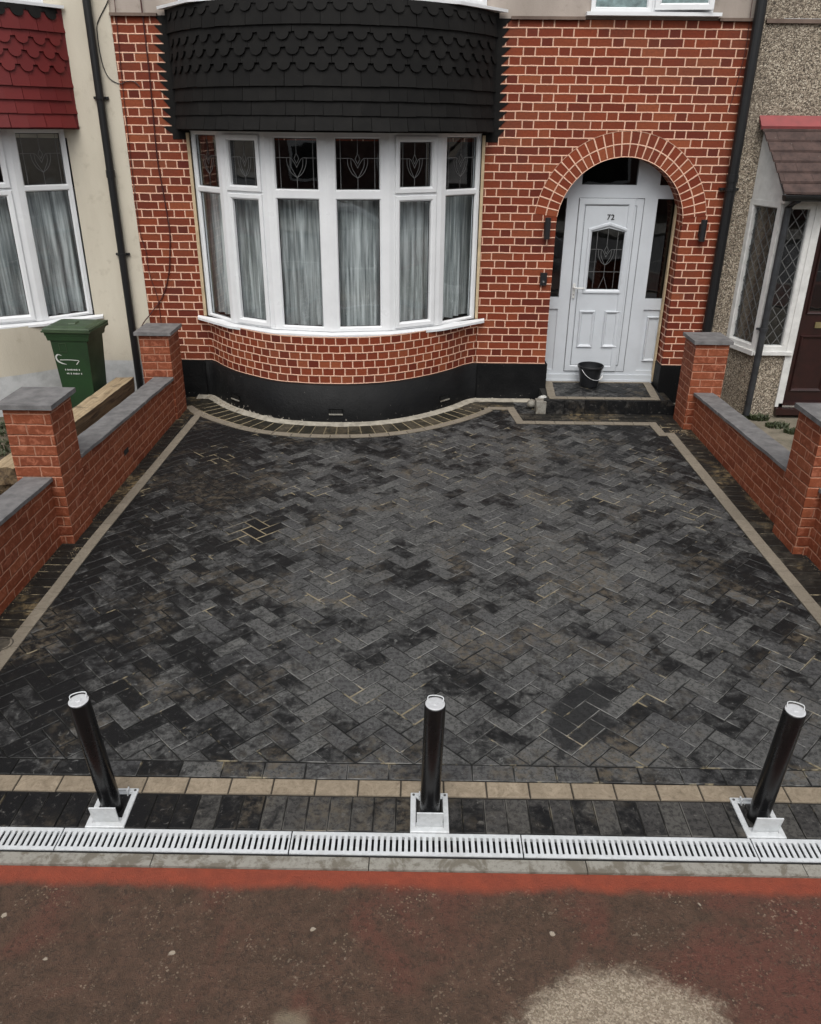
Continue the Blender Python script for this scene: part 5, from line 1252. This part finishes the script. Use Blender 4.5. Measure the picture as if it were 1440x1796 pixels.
for (x0, z0), (x1, z1) in zip(prof, prof[1:]+prof[:1]): g.poly([(x0, -half(z0), z0), (x0, half(z0), z0), (x1, half(z1), z1), (x1, -half(z1), z1)])
g.build('body', 'car_paint', car, bevel=.05, merge=True)
for s in (-1, 1):
    for q in ([(-1.45, 1.04), (-.35, 1.04), (-.35, 1.40), (-1.15, 1.36)], [(-.28, 1.04), (.86, 1.04), (.38, 1.37), (-.28, 1.40)]):
        g = MB(); P = [(x, s*(half(z)+.006), z) for x, z in q]; g.poly(P); g.build('side_window', 'car_glass', car)
g = MB(); g.poly([(1.0, -.70, 1.045), (1.0, .70, 1.045), (.50, .62, 1.40), (.50, -.62, 1.40)]); g.poly([(-1.60, -.70, 1.045), (-1.60, .70, 1.045), (-1.28, .62, 1.37), (-1.28, -.62, 1.37)][::-1])
g.build('windscreen', 'car_glass', car)
for x in (-1.3, 1.28):
    for s in (-1, 1):
        g = MB(); g.lathe([(0, -.1), (.29, -.1), (.31, -.08), (.31, .08), (.29, .1), (0, .1)], 0, 0, 24); o = g.build('wheel', 'black_plastic', car, loc=(x, s*.76, .31)); o.rotation_euler = (PI/2, 0, 0)
        g = MB(); g.lathe([(0, -.104), (.19, -.108), (.19, .108), (0, .104)], 0, 0, 20); g.build('rim', 'chrome', o)
for k, x0 in enumerate((-24, -12, 0, 12, 24)):
    hh = thing('opposite_house', ('', 'brick house across the road, %s')[1] % ('far left', 'left of centre', 'opposite the driveway', 'right of centre', 'far right')[k], 'house', (x0+6, -17, 0), 'terraced houses across the road')
    g = MB(); g.box(x0, x0+11.99, -25, -17, -.15, 5.6); g.build('wall', 'far_brick', hh)
    g = MB(); g.hexa([(x0, -25.3, 5.6), (x0+11.99, -25.3, 5.6), (x0+11.99, -16.7, 5.6), (x0, -16.7, 5.6), (x0, -21.1, 8.6), (x0+11.99, -21.1, 8.6), (x0+11.99, -21, 8.6), (x0, -21, 8.6)]); g.build('roof', 'far_roof', hh)
    for (wx, wz) in ((1.2, .9), (7.2, .9), (1.2, 3.4), (7.2, 3.4), (4.5, 3.4)):
        g = MB(); g.ring(planeT((x0+wx+2.2, -17), (-1, 0), (0, 1)), [(0, wz), (2.2, wz), (2.2, wz+1.4), (0, wz+1.4)], [(0, .0), (0, .05), (.12, .05), (.12, .0)]); wf = g.build('window', 'white_paint', hh)
        g = MB(); g.poly([(x0+wx, -16.985, wz), (x0+wx, -16.985, wz+1.4), (x0+wx+2.2, -16.985, wz+1.4), (x0+wx+2.2, -16.985, wz)]); g.build('pane', 'car_glass', wf)
    g = MB(); g.poly([(x0+4.8, -16.985, 0), (x0+4.8, -16.985, 2.1), (x0+5.8, -16.985, 2.1), (x0+5.8, -16.985, 0)]); g.build('door', 'brown_door', hh)

# grit and crumbs of mortar swept against the walls
M['grit'] = plain('grit', (0.26, 0.20, 0.125), 0.9, var=.25, scale=60)
q = random.Random(21); g = MB()
def crumb(x, y, z, r):
    P = [(x+r*q.uniform(.6, 1.3)*math.cos(a), y+r*q.uniform(.6, 1.3)*math.sin(a), z) for a in (0, 1.3, 2.6, 3.9, 5.2)]; t = (x, y, z+r*q.uniform(.5, 1.0))
    for i in range(5): g.poly([P[i], P[(i+1) % 5], t])
for _ in range(900):
    k = q.random(); d = abs(q.gauss(0, .03))
    if k < .35: y = q.uniform(1.4, 5.5); crumb(-1.004+d if y > 3.14 else -1.08+d, y, .001, q.uniform(.0015, .005))
    elif k < .62: y = q.uniform(1.8, 5.4); crumb(4.345-d if y > 3.13 else 4.375-d, y, .001, q.uniform(.0015, .005))
    elif k < .72: x = q.uniform(-1.0, -.9); crumb(x+.03, 2.72-d*2, .001, q.uniform(.0015, .005))
    elif k < .86: x = q.uniform(4.1, 4.28); crumb(x, 5.40-d*2, .012, q.uniform(.002, .007))
    else:
        i = q.randrange(3, 20); p = BAY[i]; crumb(p[0]-d*.5, p[1]-.03-d, .017, q.uniform(.002, .007))
for _ in range(70): crumb(q.uniform(-.8, 4.0), q.uniform(.3, 5.0), .001, q.uniform(.0015, .0035))
for _ in range(90): crumb(q.uniform(-.6, 3.6), q.uniform(-1.2, -.08), -.011, q.uniform(.001, .003))
tag(g.build('grit', 'grit'), 'fine sandy grit and mortar crumbs along the foot of the walls', 'grit', kind='stuff')
